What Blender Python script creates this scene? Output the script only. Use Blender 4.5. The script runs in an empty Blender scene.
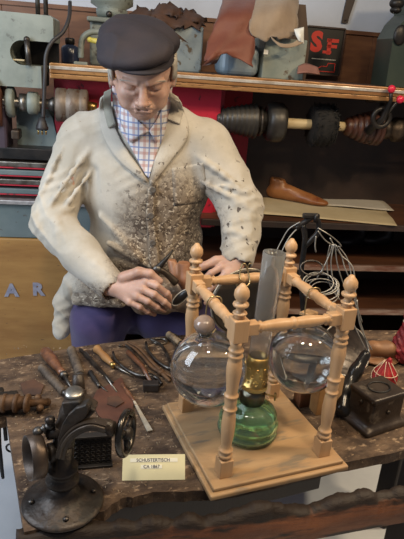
import bpy, bmesh, math, random
import numpy as np
from mathutils import Vector, Matrix, Euler
from mathutils.bvhtree import BVHTree
import openvdb as vdb
random.seed(7); np.random.seed(7)
R = math.radians; PI = math.pi
sc = bpy.context.scene
COL = sc.collection

# ------------------------------------------------------------------ camera, world, lights, exposure
CAM_H, CF, CP, CR = 1.36, 560.0, R(20.4), R(4.35)
cf = Vector((0, math.cos(CP), -math.sin(CP))); cx = Vector((1, 0, 0)); cu = cx.cross(cf)
CX = math.cos(CR)*cx + math.sin(CR)*cu; CU = -math.sin(CR)*cx + math.cos(CR)*cu
cam = bpy.data.objects.new('camera', bpy.data.cameras.new('camera')); COL.objects.link(cam)
m = Matrix((CX, CU, -cf)).transposed().to_4x4(); m.translation = (0, 0, CAM_H); cam.matrix_world = m
cam.data.sensor_fit = 'VERTICAL'; cam.data.sensor_height = 36; cam.data.lens = 36*CF/539; cam.data.clip_start = .02
sc.camera = cam
w = bpy.data.worlds.new('room_light'); sc.world = w; w.use_nodes = True
w.node_tree.nodes['Background'].inputs[0].default_value = (.80, .86, 1, 1)
w.node_tree.nodes['Background'].inputs[1].default_value = .13
def area(name, loc, target, size, power, col, size_y=None):
    l = bpy.data.lights.new(name, 'AREA'); l.energy = power; l.color = col; l.size = size
    if size_y: l.shape = 'RECTANGLE'; l.size_y = size_y
    o = bpy.data.objects.new(name, l); COL.objects.link(o); o.location = loc
    o.rotation_euler = (Vector(target)-Vector(loc)).to_track_quat('-Z', 'Y').to_euler(); return o
area('window_daylight', (-1.50, .75, 1.75), (-.45, 1.9, 1.05), .8, 34, (.78, .88, 1.0), 1.3)
area('ceiling_spot_right', (1.35, 1.05, 2.3), (.25, 1.25, .5), .14, 20, (1, .76, .48))
area('ceiling_spot_middle', (.50, .55, 2.35), (.1, 1.15, .6), .14, 11, (1, .78, .50))
area('ceiling_spot_left', (-.15, .65, 2.45), (-.05, 1.4, .7), .16, 13, (1, .86, .66))
fs_ = bpy.data.lights.new('added_floor_spot', 'SPOT'); fs_.energy = 95; fs_.color = (1, .84, .60); fs_.spot_size = R(44); fs_.spot_blend = .4; fs_.shadow_soft_size = .05  # unseen spot added to brighten the floor past the bench, narrow to spare the shelves
o = bpy.data.objects.new('added_floor_spot', fs_); COL.objects.link(o); o.location = (1.75, 1.55, 2.3); o.rotation_euler = (Vector((.75, 1.35, 0))-Vector(o.location)).to_track_quat('-Z', 'Y').to_euler()
sc.view_settings.view_transform = 'Standard'; sc.view_settings.look = 'None'
sc.view_settings.gamma = 1; sc.view_settings.exposure = 0.15; sc.view_settings.use_curve_mapping = False
sc.cycles.sample_clamp_indirect = 4; sc.cycles.max_bounces = 14; sc.cycles.transmission_bounces = 12
sc.cycles.transparent_max_bounces = 12

# ------------------------------------------------------------------ helpers
def ray(x, y): return cf + CX*((x-202)/CF) - CU*((y-269.5)/CF)
def onz(x, y, z):                       # point of the place on the level z
    d = ray(x, y); t = (z-CAM_H)/d.z; return Vector((0, 0, CAM_H)) + d*t
def at(x, y, Y):                        # point of the place at the distance Y
    d = ray(x, y); return Vector((0, 0, CAM_H)) + d*(Y/d.y)
BA = R(9)
BM = Matrix.Translation((0, 2.2, 0)) @ Matrix.Rotation(BA, 4, 'Z')   # the bench frame: x along, y into the bench
BI = BM.inverted()
def bw(x, y, v=0.0):                    # (x, z) in the bench frame
    n = Vector((-math.sin(BA), math.cos(BA), 0)); p0 = BM @ Vector((0, v, 0))
    d = ray(x, y); t = n.dot(p0-Vector((0, 0, CAM_H)))/n.dot(d)
    q = BI @ (Vector((0, 0, CAM_H))+d*t); return q.x, q.z

class MB:
    def __init__(s): s.v = []; s.f = []; s.sm = []
    def add(s, vs, fs, smooth=False, M=None):
        b = len(s.v)
        for p in vs: s.v.append(M @ Vector(p) if M else Vector(p))
        for f in fs: s.f.append([b+i for i in f]); s.sm.append(smooth)
        return s
    def box(s, c, d, M=None, bev=0.0, rz=0.0, seg=2):
        bm = bmesh.new(); bmesh.ops.create_cube(bm, size=1)
        for v in bm.verts: v.co = Vector((v.co.x*d[0], v.co.y*d[1], v.co.z*d[2]))
        if bev: bmesh.ops.bevel(bm, geom=bm.edges[:], offset=min(bev, min(d)*.45), segments=seg, affect='EDGES', profile=.5)
        T = Matrix.Translation(c) @ Matrix.Rotation(rz, 4, 'Z')
        if M: T = M @ T
        bm.verts.index_update(); s.add([v.co for v in bm.verts], [[v.index for v in f.verts] for f in bm.faces], False, T); bm.free(); return s
    def tube(s, pts, r, n=12, cap=True, M=None, closed=False, smooth=True):
        P = [Vector(p) for p in pts]; rs = r if isinstance(r, (list, tuple)) else [r]*len(P)
        vs = []; fs = []; up = None
        for i, p in enumerate(P):
            if closed: t = (P[(i+1) % len(P)]-P[i-1])
            else: t = (P[min(i+1, len(P)-1)]-P[max(i-1, 0)])
            t = t.normalized() if t.length > 1e-9 else Vector((0, 0, 1))
            if up is None: up = t.orthogonal().normalized()
            up = (up-t*up.dot(t)); up = up.normalized() if up.length > 1e-6 else t.orthogonal().normalized()
            q = t.cross(up)
            for k in range(n):
                a = 2*PI*k/n; vs.append(p+(up*math.cos(a)+q*math.sin(a))*rs[i])
        L = len(P); rng = L if closed else L-1
        for i in range(rng):
            for k in range(n):
                a = i*n+k; b = i*n+(k+1) % n; c = ((i+1) % L)*n+(k+1) % n; d = ((i+1) % L)*n+k
                fs.append([a, b, c, d])
        if cap and not closed:
            fs.append(list(range(n))[::-1]); fs.append([(L-1)*n+k for k in range(n)])
        return s.add(vs, fs, smooth, M)
    def lathe(s, prof, n=28, M=None, smooth=True, cap=True):   # prof: (r, z)
        vs = []; fs = []
        for r_, z in prof:
            for k in range(n): vs.append((r_*math.cos(2*PI*k/n), r_*math.sin(2*PI*k/n), z))
        for i in range(len(prof)-1):
            for k in range(n):
                a = i*n+k; b = i*n+(k+1) % n; fs.append([a, b, b+n, a+n])
        if cap:
            if prof[0][0] > 1e-5: fs.append(list(range(n))[::-1])
            if prof[-1][0] > 1e-5: fs.append([(len(prof)-1)*n+k for k in range(n)])
        return s.add(vs, fs, smooth, M)
    def prism(s, poly, t, M=None, smooth=False):               # poly (x, z) extruded along y by t
        n = len(poly); vs = [(x, 0, z) for x, z in poly]+[(x, t, z) for x, z in poly]
        fs = [list(range(n)), list(range(n, 2*n))[::-1]]+[[i, i+n, (i+1) % n+n, (i+1) % n] for i in range(n)]
        return s.add(vs, fs, smooth, M)
    def torus(s, c, Rr, r, M=None, axis='z', n=32, k=10, a0=0, a1=2*PI, ry=None):
        full = abs(a1-a0) > 2*PI-1e-3; pts = []
        for i in range(n if full else n+1):
            a = a0+(a1-a0)*i/n; u, w_ = Rr*math.cos(a), (ry or Rr)*math.sin(a)
            pts.append(Vector(c)+Vector({'z': (u, w_, 0), 'y': (u, 0, w_), 'x': (0, u, w_)}[axis]))
        return s.tube(pts, r, k, True, M, closed=full)
    def sphere(s, c, r, M=None, seg=20, ring=12):
        rr = r if isinstance(r, (tuple, list)) else (r, r, r)
        prof = [(math.sin(PI*i/ring), -math.cos(PI*i/ring)) for i in range(ring+1)]
        prof[0] = (1e-4, -1); prof[-1] = (1e-4, 1)
        T = Matrix.Translation(c) @ Matrix.Diagonal((*rr, 1))
        return s.lathe(prof, seg, (M @ T) if M else T)

WM = {}
def thing(name, label, cat, loc=(0, 0, 0), rz=0, group=None, M=None):
    o = bpy.data.objects.new(name, None); COL.objects.link(o); o.empty_display_size = .05
    T = Matrix.Translation(loc) @ Matrix.Rotation(rz, 4, 'Z')
    if M: T = M @ T
    o.matrix_world = T; WM[o.name] = T
    o['label'] = label; o['category'] = cat
    if group: o['group'] = group
    return o
def tag(o, label, cat, group=None):
    o['label'] = label; o['category'] = cat
    if group: o['group'] = group
    return o
def part(mb, name, mat, parent, local=True, label=None):
    """local: vertices are given in the parent's own frame; otherwise in the world."""
    vs = mb.v
    if not local:
        inv = WM[parent.name].inverted(); vs = [inv @ v for v in vs]
    me = bpy.data.meshes.new(name); me.from_pydata([tuple(v) for v in vs], [], mb.f)
    me.polygons.foreach_set('use_smooth', mb.sm); me.update()
    bm = bmesh.new(); bm.from_mesh(me); bmesh.ops.recalc_face_normals(bm, faces=bm.faces[:]); bm.to_mesh(me); bm.free()
    me.materials.append(mat)
    o = bpy.data.objects.new(name, me); COL.objects.link(o); o.parent = parent; WM[o.name] = WM[parent.name]
    if label: o['label'] = label
    return o
def single(mb, name, mat, label, cat, group=None, loc=None, M=None):
    """one-mesh thing; vertices in the world (or in M), its origin moved to loc"""
    vs = [M @ v for v in mb.v] if M else mb.v
    c = Vector(loc) if loc else sum(vs, Vector())/len(vs)
    if not loc: c.z = min(v.z for v in vs)
    me = bpy.data.meshes.new(name); me.from_pydata([tuple(v-c) for v in vs], [], mb.f)
    me.polygons.foreach_set('use_smooth', mb.sm); me.update()
    bm = bmesh.new(); bm.from_mesh(me); bmesh.ops.recalc_face_normals(bm, faces=bm.faces[:]); bm.to_mesh(me); bm.free()
    me.materials.append(mat)
    o = bpy.data.objects.new(name, me); COL.objects.link(o); o.location = c; WM[o.name] = Matrix.Translation(c)
    return tag(o, label, cat, group)
def structure(mb, name, mat, M=None):
    o = single(mb, name, mat, 'x', 'x', M=M, loc=(0, 0, 0)); del o['label']; del o['category']; o['kind'] = 'structure'; return o
def text_mb(txt, size, M, ext=.0006, offset=0.0, shear=0):
    cu_ = bpy.data.curves.new('t', 'FONT'); cu_.body = txt; cu_.size = size; cu_.extrude = ext; cu_.offset = offset
    cu_.align_x = 'CENTER'; cu_.align_y = 'CENTER'; cu_.resolution_u = 3; cu_.shear = shear
    o = bpy.data.objects.new('t', cu_); COL.objects.link(o); dg = bpy.context.evaluated_depsgraph_get()
    me = bpy.data.meshes.new_from_object(o.evaluated_get(dg)); mb = MB()
    mb.add([v.co for v in me.vertices], [list(p.vertices) for p in me.polygons], False, M)
    bpy.data.objects.remove(o); return mb
def spline(P, n=6, closed=False):         # Catmull-Rom
    P = [Vector(p) for p in P]; L = len(P); out = []
    for i in range(L if closed else L-1):
        g = (lambda j: P[j % L]) if closed else (lambda j: P[max(0, min(L-1, j))])
        a, b, c, d = g(i-1), g(i), g(i+1), g(i+2)
        for k in range(n):
            t = k/n; out.append(.5*((2*b)+(c-a)*t+(2*a-5*b+4*c-d)*t*t+(-a+3*b-3*c+d)*t**3))
    if not closed: out.append(P[-1])
    return out

# ------------------------------------------------------------------ signed-distance modelling
class SDF:
    def __init__(s, lo, hi, h):
        s.h = h; s.lo = np.array(lo, float); s.n = np.ceil((np.array(hi)-s.lo)/h).astype(int)+1
        s.ax = [s.lo[i]+h*np.arange(s.n[i]) for i in range(3)]; s.a = np.full(s.n, 1.0, np.float32)
    def _reg(s, lo, hi, pad):
        i0 = np.clip(np.floor((np.array(lo)-pad-s.lo)/s.h).astype(int), 0, s.n); i1 = np.clip(np.ceil((np.array(hi)+pad-s.lo)/s.h).astype(int)+1, 0, s.n)
        sl = tuple(slice(a, b) for a, b in zip(i0, i1))
        X, Y, Z = np.meshgrid(*[s.ax[i][sl[i]] for i in range(3)], indexing='ij'); return sl, X, Y, Z
    def _put(s, sl, d, k, op):
        a = s.a[sl]
        if op == 'u':
            if k > 0:
                h = np.clip(.5+.5*(a-d)/k, 0, 1); a[:] = a*(1-h)+d*h-k*h*(1-h)
            else: np.minimum(a, d, out=a)
        else:
            if k > 0:
                h = np.clip(.5-.5*(a+d)/k, 0, 1); a[:] = a*(1-h)-d*h+k*h*(1-h)
            else: np.maximum(a, -d, out=a)
    def cone(s, p, q, r1, r2=None, k=.01, op='u'):
        p = np.array(p, float); q = np.array(q, float); r2 = r1 if r2 is None else r2; m = max(r1, r2)
        sl, X, Y, Z = s._reg(np.minimum(p, q)-m, np.maximum(p, q)+m, k*1.5+3*s.h)
        d = q-p; L = max((d*d).sum(), 1e-12)
        t = np.clip(((X-p[0])*d[0]+(Y-p[1])*d[1]+(Z-p[2])*d[2])/L, 0, 1)
        D = np.sqrt((X-p[0]-d[0]*t)**2+(Y-p[1]-d[1]*t)**2+(Z-p[2]-d[2]*t)**2)-(r1+(r2-r1)*t)
        s._put(sl, D.astype(np.float32), k, op); return s
    def chain(s, pts, rs, k=.01, op='u'):
        for i in range(len(pts)-1): s.cone(pts[i], pts[i+1], rs[i], rs[i+1], k, op)
        return s
    def ell(s, c, r, k=.01, op='u', rot=None):
        c = np.array(c, float); r = np.array(r, float); m = r.max() if rot else r
        sl, X, Y, Z = s._reg(c-m, c+m, k*1.5+3*s.h)
        X = X-c[0]; Y = Y-c[1]; Z = Z-c[2]
        if rot:
            A = np.array(Euler(rot).to_matrix()).T; X, Y, Z = [A[i, 0]*X+A[i, 1]*Y+A[i, 2]*Z for i in range(3)]
        k0 = np.sqrt((X/r[0])**2+(Y/r[1])**2+(Z/r[2])**2); k1 = np.sqrt((X/r[0]**2)**2+(Y/r[1]**2)**2+(Z/r[2]**2)**2)
        D = k0*(k0-1)/np.maximum(k1, 1e-6); D = np.where(k0 < 1e-4, -r.min(), D)
        s._put(sl, D.astype(np.float32), k, op); return s
    def box(s, c, b, rd=.005, k=.01, op='u', rot=None):
        c = np.array(c, float); b = np.array(b, float); m = np.linalg.norm(b) if rot else b
        sl, X, Y, Z = s._reg(c-m, c+m, k*1.5+3*s.h)
        X = X-c[0]; Y = Y-c[1]; Z = Z-c[2]
        if rot:
            A = np.array(Euler(rot).to_matrix()).T; X, Y, Z = [A[i, 0]*X+A[i, 1]*Y+A[i, 2]*Z for i in range(3)]
        q = [np.abs(v)-(bb-rd) for v, bb in zip((X, Y, Z), b)]
        D = np.sqrt(sum(np.maximum(v, 0)**2 for v in q))+np.minimum(np.maximum(np.maximum(q[0], q[1]), q[2]), 0)-rd
        s._put(sl, D.astype(np.float32), k, op); return s
    def wrinkle(s, amp, f):
        X, Y, Z = np.meshgrid(*s.ax, indexing='ij'); s.a += (amp*f(X, Y, Z)).astype(np.float32); return s
    def mb(s, M=None):
        g = vdb.FloatGrid(1.0); g.copyFromArray(np.ascontiguousarray(s.a)); P, TR_, Q = g.convertToPolygons(isovalue=0.0)
        P = P*s.h+s.lo; b = MB(); b.add([Vector(p) for p in P.tolist()], Q.tolist()+TR_.tolist(), True, M); return b

# ------------------------------------------------------------------ materials
def mat(name, c1, c2=None, scale=8, rough=.6, metal=0, bump=0, bscale=None, detail=6, stretch=(1, 1, 1), spec=.5, c3=None, s3=30, t3=.62, w3=.06, coat=0, lo=.38, hi=.62, sheen=0, sub=0, rvar=0):
    m = bpy.data.materials.new(name); m.use_nodes = True; t = m.node_tree; N = t.nodes; L = t.links; b = N['Principled BSDF']
    b.inputs['Roughness'].default_value = rough; b.inputs['Metallic'].default_value = metal; b.inputs['Specular IOR Level'].default_value = spec
    b.inputs['Coat Weight'].default_value = coat; b.inputs['Sheen Weight'].default_value = sheen
    if sub: b.inputs['Subsurface Weight'].default_value = sub; b.inputs['Subsurface Radius'].default_value = (.02, .008, .004); b.inputs['Subsurface Scale'].default_value = .4
    tc = N.new('ShaderNodeTexCoord'); mp = N.new('ShaderNodeMapping'); mp.inputs['Scale'].default_value = stretch; L.new(tc.outputs['Object'], mp.inputs[0])
    b.inputs['Base Color'].default_value = (*c1, 1); cur = None
    def noise(sc_, det=detail, d=0):
        n = N.new('ShaderNodeTexNoise'); n.inputs['Scale'].default_value = sc_; n.inputs['Detail'].default_value = det; n.inputs['Roughness'].default_value = .6
        n.inputs['Distortion'].default_value = d; L.new(mp.outputs[0], n.inputs['Vector']); return n.outputs['Fac']
    def ramp(src, a, b_):
        r_ = N.new('ShaderNodeMapRange'); r_.inputs[1].default_value = a; r_.inputs[2].default_value = b_; L.new(src, r_.inputs[0]); return r_.outputs[0]
    def mix(f, a, b_):
        x = N.new('ShaderNodeMix'); x.data_type = 'RGBA'; L.new(f, x.inputs[0])
        for s_, v in ((6, a), (7, b_)):
            if isinstance(v, tuple): x.inputs[s_].default_value = (*v, 1)
            else: L.new(v, x.inputs[s_])
        return x.outputs[2]
    if c2: cur = mix(ramp(noise(scale), lo, hi), c1, c2)
    if c3: cur = mix(ramp(noise(s3, 3), t3, t3+w3), cur if cur else c1, c3)
    if cur: L.new(cur, b.inputs['Base Color'])
    if rvar: 
        r_ = N.new('ShaderNodeMapRange'); L.new(noise(scale*2), r_.inputs[0]); r_.inputs[1].default_value=.3; r_.inputs[2].default_value=.7
        r_.inputs[3].default_value = max(.05, rough-rvar); r_.inputs[4].default_value = min(1, rough+rvar); L.new(r_.outputs[0], b.inputs['Roughness'])
    if bump:
        bp = N.new('ShaderNodeBump'); bp.inputs['Strength'].default_value = min(1, bump); bp.inputs['Distance'].default_value = .002*max(1, bump)
        L.new(noise(bscale or scale*4), bp.inputs['Height']); L.new(bp.outputs[0], b.inputs['Normal'])
    m_nodes[name] = (t, N, L, b, tc, mp, noise, ramp, mix, cur); return m
m_nodes = {}
def glassmat(name, col=(1, 1, 1), ior=1.45, rough=0.0, haze=0):
    m = bpy.data.materials.new(name); m.use_nodes = True; N = m.node_tree.nodes; L = m.node_tree.links; b = N['Principled BSDF']
    b.inputs['Base Color'].default_value = (*col, 1); b.inputs['Transmission Weight'].default_value = 1; b.inputs['IOR'].default_value = ior; b.inputs['Roughness'].default_value = rough
    if haze:                                    # dust on the glass
        d_ = N.new('ShaderNodeBsdfTranslucent'); d_.inputs[0].default_value = (.8, .78, .74, 1); e_ = N.new('ShaderNodeBsdfDiffuse'); e_.inputs[0].default_value = (.7, .68, .64, 1)
        x = N.new('ShaderNodeMixShader'); x.inputs[0].default_value = .5; L.new(d_.outputs[0], x.inputs[1]); L.new(e_.outputs[0], x.inputs[2])
        y = N.new('ShaderNodeMixShader'); y.inputs[0].default_value = haze; L.new(b.outputs[0], y.inputs[1]); L.new(x.outputs[0], y.inputs[2]); L.new(y.outputs[0], N['Material Output'].inputs[0])
    return m
IRON = mat('iron', (.030, .026, .023), (.085, .060, .042), 14, .48, .75, .5, 60, rvar=.12)
IRONB = mat('black_iron', (.012, .012, .013), (.035, .030, .027), 12, .42, .5, .4, 50)
RUST = mat('rusty_iron', (.075, .040, .022), (.16, .085, .04), 20, .65, .5, .8, 60, c3=(.02, .015, .012))
STEEL = mat('worn_steel', (.32, .30, .27), (.14, .12, .10), 30, .35, .9, .2, 90)
STEELD = mat('dark_steel', (.13, .12, .11), (.05, .04, .035), 30, .40, .85, .3, 80)
WOODP = mat('pale_turned_wood', (.45, .265, .13), (.52, .32, .17), 9, .40, 0, .12, 70, stretch=(4, 4, .6), spec=.5)
WOODH = mat('handle_wood', (.20, .085, .04), (.10, .042, .022), 14, .35, 0, .3, 60, stretch=(3, 3, 1))
WOODY = mat('yellow_handle_wood', (.40, .22, .085), (.26, .13, .05), 14, .4, 0, .2, 60)
BRASS = mat('brass', (.62, .44, .16), (.38, .25, .09), 18, .28, .95, .5, 80)

# ------------------------------------------------------------------ the room
FLOORM = mat('pale_concrete', (.50, .52, .55), (.60, .62, .64), 3, .6, 0, .15, 40)
WALLM = mat('white_plaster', (.58, .62, .70), (.50, .54, .61), 2.5, .85, 0, .1, 60)
PANELM = mat('brown_panelling', (.20, .085, .035), (.13, .05, .022), 5, .5, 0, .15, 40, stretch=(1, 1, 5))
fl = MB(); fl.box((0, 1.2, -.03), (7, 6, .06)); structure(fl, 'floor', FLOORM)
wb = MB(); wb.box((0, .80, 1.35), (6, .06, 2.7)); structure(wb, 'wall_back', WALLM, BM)
wp = MB()
for i in range(18): wp.box((-2.7+i*.3+.15, .755, .77), (.299, .024, 1.54), bev=.002)
wp.box((0, .745, 1.545), (5.4, .03, .018)); structure(wp, 'trim_1', PANELM, BM)

# ------------------------------------------------------------------ the shoe finishing machine behind the man
CABM = mat('dark_cabinet_and_bay_shade', (.020, .012, .010), (.040, .022, .016), 5, .5, 0, .2, 40)  # dark brown of the frame; on the back panel it is painted-in shade
REDM = mat('red_machine_paint', (.42, .010, .030), (.33, .010, .025), 4, .45, 0, .1, 40, c3=(.10, .01, .015), s3=22, t3=.64)
RAILM = mat('brass_rail_wood', (.36, .19, .07), (.24, .11, .04), 16, .35, .2, .2, 60, stretch=(.5, 3, 3), c3=(.10, .05, .02), s3=45, t3=.6)
LINEM = mat('bright_rail_strip', (.74, .69, .62), (.48, .40, .32), 16, .3, .5)
SHELFW = mat('brown_shelf_board', (.095, .038, .018), (.055, .022, .012), 6, .45, 0, .2, 50, stretch=(.6, 3, 3))
LIPM = mat('worn_shelf_edge', (.36, .25, .20), (.20, .085, .055), 22, .35, .5, .2, 60, stretch=(.4, 2, 2))
GREYG = mat('grey_green_machine_paint', (.17, .19, .165), (.24, .26, .225), 7, .5, .05, .25, 60, c3=(.07, .065, .055), s3=26, t3=.60, w3=.1)
BLUEG = mat('blue_grey_paint', (.10, .135, .14), (.14, .175, .18), 5, .5, 0, .1, 60, c3=(.08, .07, .06), s3=30, t3=.66)
zt = 1.312                                                     # top of the machine
mc = thing('finishing_machine', 'long shoe finishing machine with red and dark open bays behind the man', 'machine', M=BM @ Matrix.Translation((.15, .35, 0)))
def bm_(mb, n, m_, **k): return part(mb, n, m_, mc, local=False, **k)
X0, X1 = -.60, 1.25
def BX(x0, x1, v0, v1, z0, z1, mb=None, bev=.003, M=BM):
    mb = mb or MB(); mb.box(((x0+x1)/2, (v0+v1)/2, (z0+z1)/2), (x1-x0, v1-v0, z1-z0), M, bev); return mb
bm_(BX(X0, X1, .0, .62, zt-.03, zt), 'top_shelf', SHELFW)
r1 = BX(X0, X1, -.035, .0, zt-.030, zt+.004); BX(X0, X1, -.030, .0, zt-.048, zt-.031, r1); bm_(r1, 'rail', RAILM)
r2 = BX(X0, X1, -.0385, -.034, zt-.016, zt-.005, bev=.001); bm_(r2, 'rail_strip', LINEM, label='pale bright strip set into the rail')
q = BX(X0, -.38, .085, .125, 1.01, zt-.035); BX(-.38, .04, .085, .125, .70, zt-.035, q); bm_(q, 'red_panel', REDM, label='bright red painted panel')
bm_(BX(.04, X1, .38, .42, .15, zt-.035), 'back_panel', CABM)  # red panel lost in shadow here: the shade is put into its colour
bm_(BX(.055, .22, .34, .38, .79, zt-.035), 'red_panel', REDM, label='red painted panel deep in the dark bay')
bm_(BX(.00, .055, .10, .42, .70, zt-.035), 'divider', REDM)
bx = BX(X0, X0+.03, .34, .60, .0, zt-.035); BX(X1-.03, X1, .0, .60, .0, zt-.035, bx); BX(X0, X1, .56, .60, 0, zt-.035, bx); bm_(bx, 'side_panels', CABM)
# shelves: last shelf (z .77), then two with worn metal lips
for z, d, nm in ((.765, .45, 0), (.572, .42, 1), (.362, .40, 1), (.16, .40, 0)):
    bm_(BX(-.02, X1-.03, .012 if nm else .0, d, z-.022, z), 'shelf', SHELFW)
    if nm: bm_(BX(-.02, X1-.03, -.004, .014, z-.022, z+.004), 'shelf_lip', LIPM, label='worn metal edge strip')
    else: bm_(BX(-.02, X1-.03, -.012, .004, z-.028, z-.001), 'shelf_front', CABM)
# red clamping knob lever at the rail's right end
kn = thing('clamp_lever', 'metal lever with two red knobs at the right end of the rail', 'lever', M=BM @ Matrix.Translation((.745, -.06, 1.20)))
x, z = bw(391, 89, -.06)
lv = MB(); lv.tube([(x, -.06, z), (x+.01, -.055, z-.04), (x+.005, -.03, z-.11), (x-.03, .02, z-.17)], [.008, .007, .013, .018], 10, M=BM)
lv.torus((x-.0, -.02, z-.11), .034, .010, BM, 'y', 24); part(lv, 'lever', IRONB, kn, False)
REDK = mat('red_plastic', (.60, .015, .05), rough=.3)
for dx, dz in ((0, 0), (.042, -.035)): k_ = MB(); k_.sphere((x+dx, -.065, z+dz), (.015, .013, .015), BM, 14, 10); part(k_, 'knob', REDK, kn, False, label='red ball knob')
s_ = MB(); s_.tube([(x+.042, -.06, z-.035), (x+.012, -.04, z-.09)], .006, 8, M=BM); part(s_, 'spindle', STEELD, kn, False)

# brush shaft
BR_ = mat('black_bristle', (.006, .006, .006), (.016, .014, .013), 60, .95, 0, 1, 200)
CONEM = mat('brown_ribbed_cone', (.060, .022, .014), (.09, .035, .022), 12, .4, 0, .2, 60)
CREAM = mat('cream_sleeve', (.55, .44, .26), (.45, .34, .18), 14, .5, 0, .2, 60, c3=(.10, .06, .03), s3=40, t3=.66)
DRUM = mat('dark_rubber_drum', (.022, .020, .018), (.045, .040, .034), 10, .4, .2, .3, 70)
vs_ = .10
xa, za = bw(217, 118, vs_); xb, zb = bw(372, 128, vs_)
zs = (za+zb)/2-.002
bs = thing('brush_shaft', 'horizontal shaft with black brushes, cream sleeves and ribbed cones in the dark bay', 'machine shaft', M=BM @ Matrix.Translation((xa, vs_, zs)))
AX = lambda x: BM @ Matrix.Translation((x, vs_, zs)) @ Matrix.Rotation(PI/2, 4, 'Y')     # lathe axis along the bench
def seg(px0, px1, prof, nm, m_, n=36):
    x0 = bw(px0, 120, vs_)[0]; x1 = bw(px1, 125, vs_)[0]; q = MB(); q.lathe([(max(r_, 1e-4), f*(x1-x0)) for r_, f in prof], n, AX(x0)); return part(q, nm, m_, bs, False)
q = MB(); q.tube([(xa-.03, vs_, zs), (1.05, vs_, zs)], .011, 12, M=BM); part(q, 'shaft', STEELD, bs, False)
pr = [(0, 0)]
for i in range(9):
    f = i/9; r_ = .022+.045*math.sqrt(f); pr += [(r_, f+.005), (r_+.006, f+.05), (r_+.003, f+.09)]
seg(216, 256, pr+[(.060, 1), (0, 1)], 'brush_cone', DRUM)
pr = [(0, 0), (.052, 0), (.056, .08), (.048, .12), (.048, .2), (.058, .25), (.058, .4), (.046, .45), (.046, .7), (.036, .75), (.036, 1), (0, 1)]
seg(255, 268, pr, 'hub', STEELD)
seg(266, 283, [(0, 0), (.060, 0), (.074, .12), (.079, .4), (.079, .8), (.07, 1), (.03, .97), (0, .97)], 'drum', DRUM)
seg(283, 311, [(0, 0), (.020, 0), (.021, .03), (.0205, .97), (.019, 1), (0, 1)], 'sleeve', CREAM)
bq = MB(); x0 = bw(311, 120, vs_)[0]; x1 = bw(334, 120, vs_)[0]
pr = [(1e-4, 0), (.06, 0)]+[(.070+.012*math.sin(PI*i/8)+(.004 if i % 2 else 0), (x1-x0)*i/8) for i in range(9)]+[(1e-4, (x1-x0))]
bq.lathe(pr, 40, AX(x0))
for i in range(420):
    a = random.uniform(0, 2*PI); xx = random.uniform(.002, x1-x0-.002); r0 = .066; r1_ = random.uniform(.082, .092)
    bq.tube([(r0*math.cos(a), r0*math.sin(a), xx), (r1_*math.cos(a+.05), r1_*math.sin(a+.05), xx+random.uniform(-.006, .006))], [.0035, .0012], 4, M=AX(x0))
part(bq, 'brush', BR_, bs, False)
seg(334, 345, [(0, 0), (.019, 0), (.019, 1), (0, 1)], 'sleeve', CREAM)
pr = [(0, 0), (.024, 0)]
for i in range(7):
    f = .05+.9*i/7; r_ = .030+.036*math.sin(PI*.62*(f)); pr += [(r_, f), (r_+.004, f+.04), (r_+.004, f+.10), (r_, f+.125)]
seg(345, 382, pr+[(.03, 1), (0, 1)], 'ribbed_cone', CONEM)
seg(382, 404, [(0, 0), (.03, 0), (.042, .1), (.042, .35), (.03, .4), (.05, .6), (.05, .9), (0, 1)], 'bearing', IRON)
x, z = bw(376, 100, .04)
q = MB(); q.box((x, .06, z+.008), (.05, .05, .03), BM, .008); q.tube([(x-.035, .05, z), (x+.05, .05, z)], .012, 12, M=BM); q.box((x+.055, .07, z-.075), (.03, .05, .14), BM, .008)
q.tube([(x+.01, .06, z-.17), (x+.05, .06, z-.09)], .010, 8, M=BM); part(q, 'bracket', IRON, bs, False)
k_ = MB(); k_.sphere((x+.012, .05, z-.12), .014, BM); part(k_, 'knob', REDK, bs, False, label='small red knob')

# ------------------------------------------------------------------ the grey lathe head at the left
HX0 = -.98; xh, zh = bw(53, 16, -.02); xl, zl = bw(41, 64, -.02); _, zw0 = bw(20, 65, -.02); _, zw1 = bw(20, 40, -.02); _, zbm = bw(20, 87, -.02); xw, _ = bw(10, 53, -.02)
gm = thing('grinding_machine', 'grey-green cast machine head with oval window left of the man', 'machine', M=BM @ Matrix.Translation((-.75, .1, 1.0)))
def gp(mb, n, m_, **k): return part(mb, n, m_, gm, False, **k)
rr = (zw1-zw0)/2
poly = [(HX0, zbm), (xl, zbm), (xl, zw0)]+[(xw+rr-rr*math.sin(a), (zw0+zw1)/2-rr*math.cos(a)) for a in [PI*i/14 for i in range(15)]]+[(xh, zw1), (xh, zh-.008), (xh-.008, zh), (HX0, zh+.006)]
hb = MB(); hb.prism(poly, .22, BM @ Matrix.Translation((0, -.02, 0))); hbo = gp(hb, 'housing', GREYG)
hb = MB(); hb.box(((HX0+xh)/2, .20, (zw0+zw1)/2), (xh-HX0-.01, .02, rr*2+.05), BM); gp(hb, 'window_back', IRONB)
x, z = bw(28, 52, -.03); q = MB(); q.tube([(x+.002, -.03, z-.042), (x-.002, -.035, z+.035)], [.010, .009], 12, M=BM); q.sphere((x-.002, -.035, z+.040), .011, BM, 12, 8); gp(q, 'lever', STEELD)
x, z = bw(19, 60, -.0); q = MB(); q.box((x, .0, z), (.04, .02, .006), BM, .002); gp(q, 'name_strip', CREAM)
for px in (38, 46):
    x, z = bw(px, 14, .05); q = MB(); q.tube([(x, .05, z-.01), (x-.001, .05, z+.14)], .008, 10, M=BM); q.lathe([(.013, 0), (.013, .008), (.009, .01)], 12, BM @ Matrix.Translation((x, .05, z-.012))); gp(q, 'rod', STEELD)
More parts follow.
